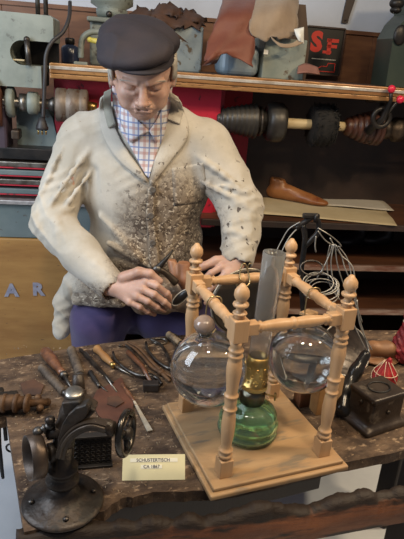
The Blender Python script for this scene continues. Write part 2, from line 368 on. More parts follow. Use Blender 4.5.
# spindle, rings, drum
va = .02; x0, zc = bw(0, 100, va); zc -= .004
ax = lambda x: BM @ Matrix.Translation((x, va, zc)) @ Matrix.Rotation(PI/2, 4, 'Y')
q = MB(); q.tube([(HX0, va, zc), (bw(56, 100, va)[0], va, zc)], .018, 14, M=BM); gp(q, 'spindle', STEEL)
def ring(px0, px1, prof, nm, m_):
    a, b = bw(px0, 100, va)[0], bw(px1, 100, va)[0]; q = MB(); q.lathe([(max(r_, 1e-4), f*(b-a)) for r_, f in prof], 36, ax(a)); gp(q, nm, m_)
ring(7, 15, [(0, 0), (.050, 0), (.055, .2), (.055, .85), (.046, 1), (0, 1)], 'flange', GREYG)
ring(20, 27, [(0, 0), (.032, 0), (.032, 1), (0, 1)], 'collar', STEEL)
ring(28, 40, [(0, 0), (.036, 0), (.040, .1), (.040, .8), (.030, .85), (.030, 1), (0, 1)], 'collar', GREYG)
ring(47, 56, [(0, 0), (.014, 0), (.026, .6), (.026, 1), (0, 1)], 'chuck', STEELD)
DRM = mat('worn_leather_drum', (.13, .095, .07), (.22, .18, .145), 9, .5, .35, .3, 60, stretch=(2.5, 1, 1), c3=(.10, .05, .03), s3=30, t3=.6)
ring(56, 88, [(0, 0), (.056, 0), (.060, .04), (.060, .30), (.057, .32), (.057, .36), (.060, .38), (.060, .72), (.057, .74), (.060, .78), (.060, .97), (.05, 1), (0, 1)], 'drum', DRM)
ring(88, 97, [(0, 0), (.020, 0), (.015, 1), (0, 1)], 'spindle_nose', BRASS)
WB = mat('brown_wheel_wood', (.16, .07, .04), (.09, .04, .03), 9, .5, 0, .2, 60)
q = MB(); a = bw(-8, 100, va)[0]; q.lathe([(1e-4, 0), (.085, 0), (.09, .005), (.09, .036), (1e-4, .04)], 36, ax(a)); gp(q, 'wheel', WB)
# lower column of the head
xa_, za_ = bw(12, 112, 0); xb_, zb_ = bw(52, 152, 0)
q = MB(); q.prism([(xa_, zb_), (xb_+.02, zb_), (xb_-.005, za_-.02), (xb_-.03, za_+.02), (xa_, za_+.02)], .18, BM @ Matrix.Translation((0, .08, 0))); gp(q, 'column', BLUEG)
x, z = bw(15, 135, -.0); q = MB(); q.box((x, .03, z), (.03, .06, .035), BM, .006); gp(q, 'bracket', IRON)
PURP = mat('dark_plum_paint', (.05, .03, .045), (.03, .02, .03), 5, .5)
x, z = bw(4, 128, -.0); q = MB(); q.box((x-.05, .06, z), (.12, .12, .16), BM, .01); gp(q, 'guard', PURP)
# bed
_, zk = bw(15, 156, 0); xe = bw(44, 180, 0)[0]+.22; _, zr = bw(15, 203, 0)
q = BX(HX0, xe, -.0, .30, zk-.012, zk+.03); gp(q, 'bed_top', IRONB)
for i, py in enumerate((164, 172, 181, 190)):
    _, z = bw(15, py, 0); gp(BX(HX0, xe, -.004-.004*i, .10, z-.0115, z+.0085), 'bed_bar', STEEL if i % 2 == 0 else BLUEG)
    gp(BX(HX0, xe, -.007-.004*i, .09, z-.0155, z-.0112, bev=.001), 'bed_stripe', REDM, label='thin red line')
_, z = bw(15, 199, 0); gp(BX(HX0, xe, -.04, .12, z-.012, z+.004), 'bed_edge', mat('bright_steel_edge', (.55, .53, .52), (.38, .36, .36), 40, .35, .6))
_, z0 = bw(15, 236, 0); gp(BX(HX0, xe, -.02, .3, z0, z-.012), 'bed_base', BLUEG)
# yellow wooden box with letters
YB = mat('ochre_wooden_box', (.36, .19, .055), (.27, .13, .035), 4, .5, 0, .15, 40, stretch=(1, 1, 5), c3=(.09, .05, .03), s3=26, t3=.70, w3=.03)
_, zb0 = bw(15, 236, -.03)
wx = thing('wooden_box', 'ochre wooden chest with silver letters below the grey machine', 'box', M=BM @ Matrix.Translation((-.80, .1, 0)))
part(BX(HX0, -.42, -.03, .32, .0, z0-.002, bev=.004), 'box', YB, wx, False)
TINM = mat('silver_letter', (.42, .42, .50), (.28, .28, .36), 30, .35, .5)
for ch, px, py in (('E', -18, 294), ('A', 11.5, 291), ('R', 38, 290)):
    x, z = bw(px, py, -.034); part(text_mb(ch, .072, BM @ Matrix.Translation((x, -.031, z)) @ Matrix.Rotation(PI/2, 4, 'X'), .003, .0035), 'letter', TINM, wx, False, label='silver letter '+ch)

# cable with hanging plug
CABL = mat('black_rubber_cable', (.018, .016, .018), (.03, .026, .026), 20, .5)
cb = thing('power_cable', 'black rubber cable with plug hanging before the red panel', 'cable', M=BM @ Matrix.Translation((-.6, -.06, 1.1)))
P = []
for px, py, v in ((70, 2, .05), (69, 18, .0), (63, 32, -.03), (52, 42, -.05), (46, 55, -.06), (45, 75, -.065), (44, 100, -.065), (43, 118, -.065)):
    x, z = bw(px, py, v); P.append((x, v, z))
q = MB(); q.tube(spline(P, 5), .0068, 10, M=BM); part(q, 'cord', CABL, cb, False)
x, z = bw(42, 126, -.065); q = MB(); q.lathe([(1e-4, .03), (.010, .028), (.016, .012), (.022, -.004), (.022, -.012), (1e-4, -.014)], 18, BM @ Matrix.Translation((x, -.065, z)))
part(q, 'plug', CABL, cb, False)
for dx in (-.013, 0, .013):
    q = MB(); q.tube([(x+dx, -.065, z-.012), (x+dx, -.065, z-.030)], .003, 8, M=BM); part(q, 'prong', BRASS, cb, False, label='metal plug prong')

# ------------------------------------------------------------------ on top of the machine
def TOP(px, py, v): x, z = bw(px, py, v); return x, z
x, z = bw(70, 52, .30)
ik = thing('ink_bottle', 'dark blue ink bottle on the rail shelf left of the man', 'bottle', M=BM @ Matrix.Translation((x, .30, zt)))
q = MB(); q.lathe([(1e-4, 0), (.034, 0), (.036, .004), (.036, .055), (.030, .064), (.016, .070), (.016, .076)], 28, WM[ik.name]); part(q, 'bottle', mat('dark_blue_bottle', (.012, .02, .05), (.03, .04, .08), 8, .25), ik, False)
q = MB(); q.lathe([(1e-4, .072), (.019, .072), (.019, .092), (.015, .096), (1e-4, .096)], 24, WM[ik.name]); part(q, 'cap', IRONB, ik, False)
x, z = bw(88, 45, .12)
cl = thing('cast_clamp', 'grey hook-shaped cast clamp with yellow knob beside the cap', 'clamp', M=BM @ Matrix.Translation((x, .12, zt)))
pts = [bw(px, py, .12) for px, py in ((81, 58), (81, 48), (83, 38), (90, 32.5), (100, 32), (108, 36))]
q = MB(); q.tube(spline([(a, .12, b) for a, b in pts], 5), [.011]*26, 10, M=BM); q.box((pts[0][0], .12, zt+.006), (.05, .05, .012), BM, .003); part(q, 'hook', GREYG, cl, False)
x, z = bw(93, 40, .10); q = MB(); q.tube([(x-.012, .10, z), (x+.05, .10, z-.008)], [.009, .012], 12, M=BM); q.sphere((x-.012, .10, z), .010, BM, 12, 8); part(q, 'knob', mat('yellow_knob', (.62, .52, .10), rough=.4), cl, False, label='yellow knob')
# small grey-green press behind the cap
pr_ = thing('bench_press', 'small grey-green cast press standing behind the flat cap', 'press', M=BM @ Matrix.Translation((bw(112, 25, .35)[0], .35, zt)))
a, b = bw(90, 18, .30), bw(134, 40, .30)
q = MB(); q.box(((a[0]+b[0])/2, .36, (zt+a[1])/2), (b[0]-a[0], .16, a[1]-zt), BM, .01); q.box(((a[0]+b[0])/2, .35, a[1]-.004), (b[0]-a[0]+.02, .19, .018), BM, .005); part(q, 'base', GREYG, pr_, False)
a, b = bw(95, 14, .34), bw(129, -8, .34); cxx = (a[0]+b[0])/2
q = MB(); q.lathe([(1e-4, 0), (.055, 0), (.062, .01), (.064, .03), (.058, .035), (.085, .05), (.085, .10), (.07, .12), (1e-4, .12)], 32, BM @ Matrix.Translation((cxx, .35, a[1]-.01))); part(q, 'head', GREYG, pr_, False)
x, z = bw(109, 14, .28); q = MB(); q.sphere((x, .285, z), .012, BM, 12, 8); part(q, 'bolt', STEELD, pr_, False)

# tall grey-blue tin under the dark scraps (behind the cap) 
TINB = mat('worn_grey_blue_tin', (.16, .19, .20), (.25, .28, .27), 8, .5, .2, .2, 60, c3=(.10, .07, .04), s3=24, t3=.58)
a, b = bw(148, 60, .22), bw(204, 27, .22)
q = MB(); q.box(((a[0]+b[0])/2, .31, (zt+b[1])/2), (b[0]-a[0], .18, b[1]-zt), BM, .006); 
single(q, 'metal_tin', TINB, 'worn grey-blue tin under the dark leather scraps, right of the cap', 'tin')

def sheet(name, m_, label, cat, rows, thick=.004, group=None, jag=0, ruf=0, M=BM):
    """a leather sheet from rows of points (x, v, z); doubled for its thickness"""
    g = [spline(r_, 4) for r_ in rows]; cols = len(g[0]); G_ = [spline([g[i][j] for i in range(len(g))], 4) for j in range(cols)]
    nr = len(G_[0]); vs = []; 
    for j in range(cols):
        for i in range(nr):
            p = G_[j][i].copy(); edge = min(i, nr-1-i, j, cols-1-j)
            if jag and edge == 0: p += Vector((random.uniform(-jag, jag), 0, random.uniform(-jag, jag)))
            if ruf: p.y += ruf*math.sin(j*1.1+i*.6)
            vs.append(p)
    fs = [[j*nr+i, (j+1)*nr+i, (j+1)*nr+i+1, j*nr+i+1] for j in range(cols-1) for i in range(nr-1)]
    bm = bmesh.new(); bv = [bm.verts.new(v) for v in vs]; [bm.faces.new([bv[k] for k in f]) for f in fs]
    bmesh.ops.recalc_face_normals(bm, faces=bm.faces[:]); bmesh.ops.solidify(bm, geom=bm.faces[:], thickness=thick); bm.verts.index_update()
    q = MB(); q.add([v.co.copy() for v in bm.verts], [[v.index for v in f.verts] for f in bm.faces], True, M); bm.free()
    return single(q, name, m_, label, cat, group)
def rowpx(L, v=None): return [(*(lambda t: (t[0], vv, t[1]))(bw(px, py, vv)),) for px, py, vv in L]
SCR = mat('dark_brown_leather', (.085, .038, .020), (.045, .022, .014), 12, .75, 0, .5, 60)
# ragged dark scraps lying over the tin
sheet('leather_scrap', SCR, 'ragged dark brown leather scrap piled on the grey-blue tin', 'leather scrap', [
    rowpx([(128, 22, .34), (145, 12, .36), (160, 8, .36), (180, 10, .36), (196, 12, .36)]),
    rowpx([(128, 22, .24), (143, 17, .25), (160, 14, .24), (180, 17, .25), (199, 22, .24)]),
    rowpx([(150, 26, .20), (160, 24, .20), (170, 26, .19), (182, 27, .2), (200, 28, .20)])], .005, None, .012, .01)
for k, (px, py) in enumerate(((142, 9), (166, 4), (190, 12))):
    sheet('leather_scrap', SCR, ('small curled brown scrap at the left end of the pile', 'crumpled brown scrap on top of the pile', 'curled brown scrap at the right end of the pile')[k], 'leather scrap', [
        rowpx([(px-14, py+6, .30), (px-4, py-2, .31), (px+8, py+1, .31), (px+16, py+7, .3)]),
        rowpx([(px-12, py+10, .26), (px-2, py+5, .25), (px+8, py+6, .25), (px+14, py+11, .26)]),
        rowpx([(px-10, py+13, .22), (px, py+10, .23), (px+8, py+11, .23), (px+13, py+14, .23)])], .004, None, .010, .008)
# metal box at centre right
BOXT = mat('green_grey_tin_box', (.17, .20, .175), (.23, .25, .21), 9, .5, .1, .2, 60, c3=(.09, .06, .035), s3=26, t3=.62)
BOXB = mat('pale_blue_tin', (.20, .27, .33), (.27, .32, .34), 9, .5, .1, .2, 60, c3=(.09, .06, .035), s3=26, t3=.66)
a, b = bw(220, 70, .14), bw(262, 45, .14); c_, d_ = bw(262, 70, .12), bw(303, 40, .12)
q = MB(); q.box(((a[0]+b[0])/2, .23, (zt+b[1])/2), (b[0]-a[0], .18, b[1]-zt), BM, .03, seg=4); single(q, 'enamel_canister', BOXB, 'pale blue canister half covered by the red-brown hide', 'canister')
mbx = thing('metal_box', 'green-grey tin box with a white tag under the tan suede', 'box', M=BM @ Matrix.Translation(((c_[0]+d_[0])/2, .22, zt)))
q = MB(); q.box(((c_[0]+d_[0])/2+.01, .23, (zt+d_[1])/2), (d_[0]-c_[0]+.02, .22, d_[1]-zt), BM, .004); part(q, 'box', BOXT, mbx, False)
x, z = bw(266, 52, .115); q = MB(); q.box((x, .116, z), (.017, .003, .017), BM); part(q, 'tag', mat('white_card', (.72, .72, .68), rough=.7), mbx, False, label='small white price tag')
WOODD = mat('dark_brown_board', (.07, .035, .018), (.045, .022, .012), 8, .5)
a, b = bw(300, 72, .36), bw(316, -12, .36)
q = MB(); q.prism([(b[0]-.10, zt), (b[0]+.005, zt), (b[0]+.005, zt+.13), (b[0]-.035, zt+.30), (b[0]-.10, zt+.30)], .24, BM @ Matrix.Translation((0, .36, 0))); single(q, 'wooden_box', WOODD, 'dark brown slant-topped box right of the tan suede', 'box')
HIDE = mat('red_brown_leather', (.13, .032, .015), (.17, .048, .022), 7, .6, 0, .35, 60, sheen=.2)
sheet('leather_hide', HIDE, 'large red-brown leather hide hanging over the blue canister', 'leather', [
    rowpx([(224, -6, .30), (238, -8, .28), (252, -8, .28), (264, -6, .30)]),
    rowpx([(219, 14, .12), (231, 12, .10), (246, 12, .10), (256, 12, .12)]),
    rowpx([(210, 36, .08), (224, 34, .07), (239, 36, .07), (255, 34, .08)]),
    rowpx([(205, 56, .03), (214, 55, .02), (229, 48, .04), (254, 53, .05)]),
    rowpx([(205, 61, .02), (212, 59, .02), (226, 54, .04), (252, 67, .03)])], .005, None, .004, .004)
SUED = mat('tan_suede', (.28, .205, .135), (.22, .155, .10), 9, .9, 0, .35, 90, sheen=.3)
sheet('suede_sheet', SUED, 'tan suede piece draped over the green-grey tin box', 'leather', [
    rowpx([(258, -8, .26), (272, -10, .26), (288, -10, .26), (300, -4, .28)]),
    rowpx([(252, 12, .12), (266, 10, .10), (282, 8, .10), (298, 14, .14)]),
    rowpx([(249, 30, .07), (262, 27, .07), (278, 30, .07), (296, 34, .10)]),
    rowpx([(256, 38, .07), (266, 42, .06), (272, 36, .06), (281, 40, .06)])], .004, None, .003, .004)
sheet('suede_strip', SUED, 'curled narrow tan suede strip on the tin box, under the white paper', 'leather', [
    rowpx([(270, 36, .05), (280, 43, .04), (292, 43, .045), (302, 36, .06)]),
    rowpx([(272, 40, .05), (281, 47, .035), (293, 47, .04), (303, 43, .05)])], .004)
sheet('paper_scrap', mat('white_paper', (.68, .68, .64), rough=.8), 'crumpled white paper scrap at the edge of the tan suede', 'paper', [
    rowpx([(294, 29, .07), (299, 28, .07), (304, 27, .07)]), rowpx([(296, 36, .05), (300, 35, .04), (304, 37, .06)]), rowpx([(299, 41, .045), (301, 42, .05), (304, 44, .055)])], .0015)
# pinkish scrap by the poster
sheet('leather_scrap', mat('rose_brown_leather', (.26, .12, .09), (.18, .08, .06), 10, .7), 'small rose-brown leather scrap on the rail before the poster', 'leather scrap', [
    rowpx([(298, 66, .10), (306, 63, .11), (318, 67, .10)]), rowpx([(297, 73, .06), (307, 72, .05), (320, 74, .06)])], .006)
# poster
PX = thing('poster', 'black poster with bold red letters leaning on the brown panelling', 'poster', M=BM @ Matrix.Translation((.5, .70, zt)))
a, b = bw(311, 74, .70), bw(344, 29, .70)
q = MB(); q.box(((a[0]+b[0])/2-.02, .705, (a[1]+b[1])/2), (b[0]-a[0]+.05, .012, b[1]-a[1]), BM, .001); part(q, 'board', mat('poster_black', (.010, .010, .010), rough=.4), PX, False)
q = MB()
for u0, u1, w_, v_ in ((a[0]-.046, b[0]+.006, a[1]-.003, a[1]+.004), (a[0]-.046, b[0]+.006, b[1]-.004, b[1]+.003)): q.box(((u0+u1)/2, .700, (w_+v_)/2), (u1-u0, .02, .008), BM, .001)
q.box((b[0]+.006, .700, (a[1]+b[1])/2), (.008, .02, b[1]-a[1]), BM, .001); part(q, 'frame', mat('poster_frame', (.035, .016, .012), rough=.4), PX, False)
PRED = mat('poster_red', (.62, .035, .02), rough=.5)
TT = lambda px, py: BM @ Matrix.Translation((bw(px, py, .699)[0], .699, bw(px, py, .699)[1])) @ Matrix.Rotation(PI/2, 4, 'X')
q = text_mb('S', .122, TT(316.5, 42.5), .0006, .0065); part(q, 'lettering', PRED, PX, False)
q = MB()
F = TT(332, 46); fx = [(-.034, .042, .016, .036), (-.034, -.045, .0, .036)]
for c, d in (((.002, .024, 0), (.060, .017, .0012)), ((.000, -.002, 0), (.052, .015, .0012)), ((-.014, -.004, 0), (.020, .072, .0012)), ((-.022, -.030, 0), (.044, .013, .0012))): q.box(c, d, F)
part(q, 'lettering', PRED, PX, False)
q = MB(); q.box((-.012, 0, 0), (.125, .0035, .0012), TT(326, 59.5)); part(q, 'line', mat('poster_white', (.5, .5, .46), rough=.5), PX, False, label='thin white line of print')
q = MB(); F = TT(328, 68); ol = [(-.055, -.018), (.034, -.018), (.034, .022), (-.002, .022), (-.008, .006), (-.034, .006), (-.055, -.006)]
for i in range(len(ol)):
    p, r_ = Vector((*ol[i], 0)), Vector((*ol[(i+1) % len(ol)], 0)); q.tube([p, r_], .0022, 6, M=F)
part(q, 'outline', PRED, PX, False, label='red outlined shape')
# dark strap hanging on the wall
x, z = bw(344, 22, .76)
q = MB(); q.prism([(x-.012, z-.006), (x+.018, z-.004), (x+.024, z+.035), (x+.038, z+.10), (x+.036, z+.28), (x-.006, z+.28), (x-.004, z+.10), (x-.010, z+.04)], .012, BM @ Matrix.Translation((0, .755, 0)))
q.lathe([(.004, 0), (.004, .006)], 10, BM @ Matrix.Translation((x+.003, .752, z+.008)) @ Matrix.Rotation(PI/2, 4, 'X'))
single(q, 'leather_strap', mat('dark_strap', (.035, .022, .018), rough=.45), 'dark leather strap hanging on the white wall', 'strap')
# dark green machine at right edge
DGM = mat('dark_green_enamel', (.030, .045, .036), (.045, .06, .045), 5, .35, .1, .1, 60)
mg = thing('sewing_machine', 'dark green sewing machine column at the right end of the rail', 'sewing machine', M=BM @ Matrix.Translation((.85, .3, zt)))
a = bw(386, 84, .22); e = bw(388, 22, .22)
q = MB(); xx = a[0]
q.prism([(xx+.00, zt+.002), (xx+.30, zt+.002), (xx+.30, e[1]+.22), (xx+.10, e[1]+.20), (xx+.05, e[1]+.08), (xx+.055, e[1]+.04), (xx+.02, e[1]+.0), (xx-.004, e[1]-.06)], .16, BM @ Matrix.Translation((0, .22, 0))); part(q, 'column', DGM, mg, False)
x, z = bw(397, 8, .16); q = MB(); q.sphere((x+.01, .19, z+.02), (.03, .03, .022), BM, 16, 10); q.sphere((x+.01, .19, z-.005), (.022, .03, .014), BM, 16, 10); part(q, 'tension_knob', IRONB, mg, False)
q = MB(); q.sphere((bw(402, 35, .2)[0], .215, bw(402, 35, .2)[1]), (.03, .012, .04), BM, 16, 10); part(q, 'cover_plate', IRONB, mg, False)

# ------------------------------------------------------------------ on the shelves
zsh = .765
def LM(px, py, z):                                   # point on a level inside the bench, in the bench frame
    return BI @ onz(px, py, z)
PAPM = mat('aged_paper', (.50, .42, .27), (.44, .36, .22), 6, .8, 0, .15, 40); PAPW = mat('pale_grey_paper', (.48, .44, .37), (.43, .39, .32), 6, .8)
def flat_sheet(pxs, z, t, m_, name, label):
    pts = [LM(px, py, z) for px, py in pxs]; n = 10
    q = MB(); vs = []
    for i in range(n+1):
        for j in range(n+1):
            a_ = pts[0].lerp(pts[1], i/n); b_ = pts[3].lerp(pts[2], i/n); p = a_.lerp(b_, j/n); p.z += .0025*(1+math.sin(i*.9+j*.5)); vs.append(p)
    fs = [[i*(n+1)+j, (i+1)*(n+1)+j, (i+1)*(n+1)+j+1, i*(n+1)+j+1] for i in range(n) for j in range(n)]
    bm = bmesh.new(); bv = [bm.verts.new(v) for v in vs]; [bm.faces.new([bv[k] for k in f]) for f in fs]
    bmesh.ops.recalc_face_normals(bm, faces=bm.faces[:]); bmesh.ops.solidify(bm, geom=bm.faces[:], thickness=-t); bm.verts.index_update()
    q.add([v.co.copy() for v in bm.verts], [[v.index for v in f.verts] for f in bm.faces], True, BM); bm.free(); return single(q, name, m_, label, 'paper')
flat_sheet([(250, 214), (258, 191), (384, 209), (397, 226)], zsh+.002, .002, PAPM, 'paper_sheet', 'long cream paper sheet on the shelf under the last')
flat_sheet([(320, 206), (308, 190), (372, 193), (394, 211)], zsh+.0095, .002, PAPW, 'paper_sheet', 'pale grey paper sheet lying right of the wooden last')
LASTM = mat('orange_brown_last_wood', (.34, .145, .05), (.24, .09, .03), 6, .32, 0, .1, 60, c3=(.16, .04, .02), s3=14, t3=.62, w3=.12)
def last(hx, hy, tx, ty, name, label, z0, m_=LASTM, v=None):
    h = LM(hx, hy, z0); t = LM(tx, ty, z0); d = (t-h); L = d.length; ang = math.atan2(d.y, d.x)
    s = SDF((-.05, -.06, -.01), (L+.05, .06, .16), .0032); u = L/.235
    s.ell((.025*u, 0, .032), (.036*u, .028, .032), .01).ell((.075*u, 0, .030), (.055*u, .027, .030), .02)
    s.cone((.030*u, 0, .05), (.022*u, 0, .083), .028, .026, .02).cone((.055*u, 0, .05), (.045*u, 0, .078), .025, .022, .02)
    s.ell((.14*u, 0, .022), (.06*u, .032, .024), .02).ell((.19*u, -.002, .016), (.045*u, .034, .017), .02).cone((.08*u, 0, .05), (.16*u, 0, .028), .022, .016, .02)
    s.box((.1, 0, -.05), (.3, .2, .052), 0, .004, 'd').box((.02, 0, .145), (.2, .2, .045), 0, .004, 'd', rot=(0, R(6), 0))
    T = BM @ Matrix.Translation((h.x, h.y, z0)) @ Matrix.Rotation(ang, 4, 'Z')
    return single(s.mb(T), name, m_, label, 'shoe last')
last(268, 197, 328, 207, 'shoe_last', 'orange-brown wooden shoe last on the paper sheets', zsh+.008)
last(400, 200, 425, 206, 'shoe_last', 'wooden shoe last at the right end of the shelf', zsh)
BOOTM = mat('black_boot_leather', (.012, .012, .014), (.022, .022, .026), 10, .3, 0, .1, 60)
for k, (px, dx) in enumerate(((350, 0), (378, 0))):
    h = LM(px+14, 250, .572); s = SDF((-.16, -.06, -.01), (.06, .06, .16), .0045)
    s.cone((0, 0, .04), (0, 0, .12), .038, .036, .01).ell((-.03, 0, .04), (.06, .04, .038), .02).ell((-.09, 0, .03), (.055, .04, .03), .02).box((-.04, 0, -.045), (.3, .2, .045), 0, .003, 'd').box((0, 0, .16), (.2, .2, .03), 0, .003, 'd')
    T = BM @ Matrix.Translation((h.x, h.y+.09, .572)) @ Matrix.Rotation(R(30 if k == 0 else 15), 4, 'Z')
    single(s.mb(T), 'boot', BOOTM, ('black ankle boot on the lower shelf behind the white wires', 'black ankle boot at the right of the lower shelf, deep in shade')[k], 'boot')

# ------------------------------------------------------------------ the seated man
HO = Vector((-.206, 1.640, 1.322))                      # middle of the head, level with the eyes
HT = Matrix.Translation(HO) @ Matrix.Rotation(R(9), 4, 'Z') @ Matrix.Rotation(R(27), 4, 'X') @ Matrix.Rotation(R(-3), 4, 'Y') @ Matrix.Diagonal((1.10, 1.0, 1.0, 1))
# (rotation about X tips the face, which looks along -y, downwards)
man = thing('person', 'seated man in flat cap and stained pale work coat, looking down at his hands', 'person', (-.2, 1.86, .44))
SKIN = mat('weathered_skin', (.50, .31, .235), (.40, .235, .175), 22, .48, 0, .25, 130, sub=.12, spec=.45)
def headsdf():
    s = SDF((-.125, -.16, -.17), (.125, .14, .16), .0019)
    s.ell((0, .022, .040), (.074, .096, .078), .01).ell((0, -.030, .020), (.066, .068, .075), .02)
    s.ell((0, -.035, -.055), (.055, .062, .052), .03).ell((0, -.062, -.092), (.026, .026, .020), .022)      # jaw, chin
    for x in (-1, 1):
        s.ell((x*.040, -.068, -.028), (.021, .022, .022), .016)                 # cheek bone
        s.cone((x*.058, -.005, -.035), (x*.045, -.035, -.078), .014, .014, .02)      # jaw corner
        s.ell((x*.031, -.100, .004), (.019, .018, .012), .010, 'd')              # eye socket
        s.ell((x*.031, -.081, .002), (.0150, .0135, .0135), .003)                # eyeball under a lowered lid
        s.cone((x*.014, -.098, .017), (x*.048, -.084, .019), .0075, .006, .008)  # brow ridge
        s.cone((x*.018, -.0935, -.0065), (x*.044, -.084, -.0085), .0014, .0014, .002, 'd')   # lid slit
        s.cone((x*.020, -.0905, -.017), (x*.040, -.082, -.020), .0045, .004, .006)       # bag under the eye
        s.cone((x*.022, -.098, -.030), (x*.035, -.086, -.068), .0032, .0028, .005, 'd') # nasolabial fold
        s.ell((x*.0125, -.106, -.036), (.009, .010, .008), .005)                # nostril wing
        s.ell((x*.036, -.072, -.055), (.017, .017, .020), .012)
        # ear
        s.ell((x*.078, .012, -.008), (.010, .020, .033), .004).ell((x*.086, .008, -.008), (.006, .011, .020), .003, 'd').ell((x*.077, .004, -.038), (.008, .010, .011), .004)
    s.cone((0, -.098, .012), (0, -.112, -.018), .0075, .0095, .009).cone((0, -.112, -.018), (0, -.118, -.031), .010, .0125, .005)
    s.ell((0, -.088, -.058), (.026, .015, .017), .010)                             # mouth mound
    s.cone((-.018, -.0985, -.0535), (.018, -.0985, -.0535), .0045, .0045, .004).cone((-.016, -.0985, -.0655), (.016, -.0985, -.0655), .0058, .0058, .004)
    s.chain([(-.025, -.094, -.063), (0, -.1045, -.0595), (.025, -.094, -.063)], [.0018, .0022, .0018], .0025, 'd')
    s.cone((-.014, -.093, -.077), (.014, -.093, -.077), .004, .004, .006, 'd')
    for z in (.036, .045): s.cone((-.03, -.0975, z), (.03, -.0975, z), .001, .001, .004, 'd')
    s.cone((0, .03, -.05), (0, .07, -.17), .055, .058, .02)                        # neck
    return s
body = headsdf().mb(HT)
# neck stump and hidden torso, one continuous surface
s = SDF((-.50, 1.44, .10), (.16, 2.02, 1.32), .0085)
s.cone((-.20, 1.70, 1.26), (-.21, 1.76, 1.12), .052, .070, .02).ell((-.205, 1.79, 1.0), (.17, .10, .18), .04).ell((-.2, 1.83, .75), (.15, .11, .2), .04).ell((-.2, 1.87, .54), (.16, .12, .11), .04)
s.cone((-.37, 1.78, 1.12), (-.03, 1.78, 1.12), .05, .05, .03)
s.chain([(-.40, 1.78, 1.11), (-.475, 1.69, .86), (-.268, 1.505, .725)], [.05, .042, .028], .02).chain([(-.02, 1.78, 1.12), (.10, 1.73, .94), (.108, 1.61, .815)], [.05, .042, .027], .02)
s.chain([(-.28, 1.88, .50), (-.31, 1.64, .50), (-.31, 1.66, .12)], [.08, .06, .045], .02).chain([(-.12, 1.88, .50), (.02, 1.72, .50), (.02, 1.74, .12)], [.08, .06, .045], .02)
bb = s.mb(); body.add(bb.v, bb.f, True)

def hand(lo, hi, wrist, palm, fingers, thumb, pr, fr, h=.0020):
    s = SDF(lo, hi, h); s.chain(wrist, [pr*.95, pr*.9, pr*.85][:len(wrist)], .012)
    for c, r_, rot in palm: s.ell(c, r_, .014, rot=rot)
    for f, k in fingers:
        s.chain(f, [fr*k*1.12, fr*k*1.05, fr*k*.98, fr*k*.82][:len(f)], .0035)
        for j in f[1:-1]: s.ell(j, (fr*k*1.16,)*3, .003)
    s.chain(thumb, [fr*1.5, fr*1.3, fr*1.15, fr*.95][:len(thumb)], .006)
    return s
# his right hand (left in the picture): back of the hand up, fingers closed round the pincers
W0 = at(100, 280, 1.515); W1 = at(113, 287, 1.500)
K = [at(146, 282, 1.470), at(143, 289.5, 1.458), at(137.5, 296.5, 1.452), at(130, 302, 1.452)]
def fing(k, *pp): return [k]+[at(*p) for p in pp]
fR = [(fing(K[0], (157, 286, 1.452), (167, 293.5, 1.462), (173.5, 301, 1.478)), 1.0),
      (fing(K[1], (154, 294.5, 1.442), (164, 302, 1.452), (171, 307.5, 1.470)), 1.04),
      (fing(K[2], (148, 301.5, 1.438), (157, 307, 1.450), (164.5, 310.5, 1.468)), .98),
      (fing(K[3], (140, 307, 1.440), (147.5, 311.5, 1.450), (154.5, 314.5, 1.464)), .86)]
pc = [W1.lerp(K[1], .5), W1.lerp(K[2], .5)]
s = SDF((-.32, 1.40, .60), (-.08, 1.56, .80), .0020)
s.cone(W0, W1, .026, .025, .01)
for k_, r0, r1_ in ((K[0], .019, .0125), (K[1], .021, .0128), (K[2], .020, .0122), (K[3], .017, .011)): s.cone(W1.lerp(k_, .12), k_, r0, r1_, .012)
for f, k in fR:
    s.chain(f, [.0112*k, .0098*k, .0090*k, .0077*k], .0026)
    for j in f[1:-1]: s.ell(j, (.0104*k,)*3, .002)
    s.ell(f[0], (.0125*k,)*3, .004)
th = [at(124, 278, 1.490), at(139, 272, 1.476), at(150, 273.5, 1.470), at(160, 281, 1.474)]
s.chain(th, [.019, .0145, .0118, .0092], .006)
bb = s.mb(); body.add(bb.v, bb.f, True)
# his left hand (right in the picture)
V0 = at(243, 248, 1.615); V1 = at(238, 259, 1.590)
L_ = [at(222, 267, 1.560), at(226, 274, 1.548), at(231, 279, 1.542), at(238, 281, 1.545)]
fL = [([L_[0], at(211, 273, 1.545), at(201, 282, 1.540), at(195, 290, 1.545)], 1.0),
      ([L_[1], at(216, 283, 1.532), at(207, 292, 1.530), at(200, 298, 1.536)], 1.04),
      ([L_[2], at(222, 290, 1.528), at(214, 298, 1.526), at(206, 303, 1.532)], .98),
      ([L_[3], at(231, 292, 1.530), at(225, 300, 1.528), at(218, 305, 1.534)], .88)]
s = SDF((-.06, 1.48, .58), (.20, 1.67, .88), .0020)
s.cone(V0, V1, .026, .025, .01)
for k_, r0, r1_ in zip(L_, (.019, .021, .020, .017), (.0125, .0128, .0122, .011)): s.cone(V1.lerp(k_, .12), k_, r0, r1_, .012)
for f, k in fL:
    s.chain(f, [.0112*k, .0098*k, .0090*k, .0077*k], .0026)
    for j in f[1:-1]: s.ell(j, (.0104*k,)*3, .002)
    s.ell(f[0], (.0125*k,)*3, .004)
s.chain([at(229, 260, 1.585), at(216, 261, 1.575), at(204, 266, 1.565), at(194, 272, 1.556)], [.018, .0145, .0118, .0092], .006)
bb = s.mb(); body.add(bb.v, bb.f, True)
part(body, 'body', SKIN, man, False)

# nails
NAIL = mat('finger_nail', (.52, .36, .28), rough=.3)

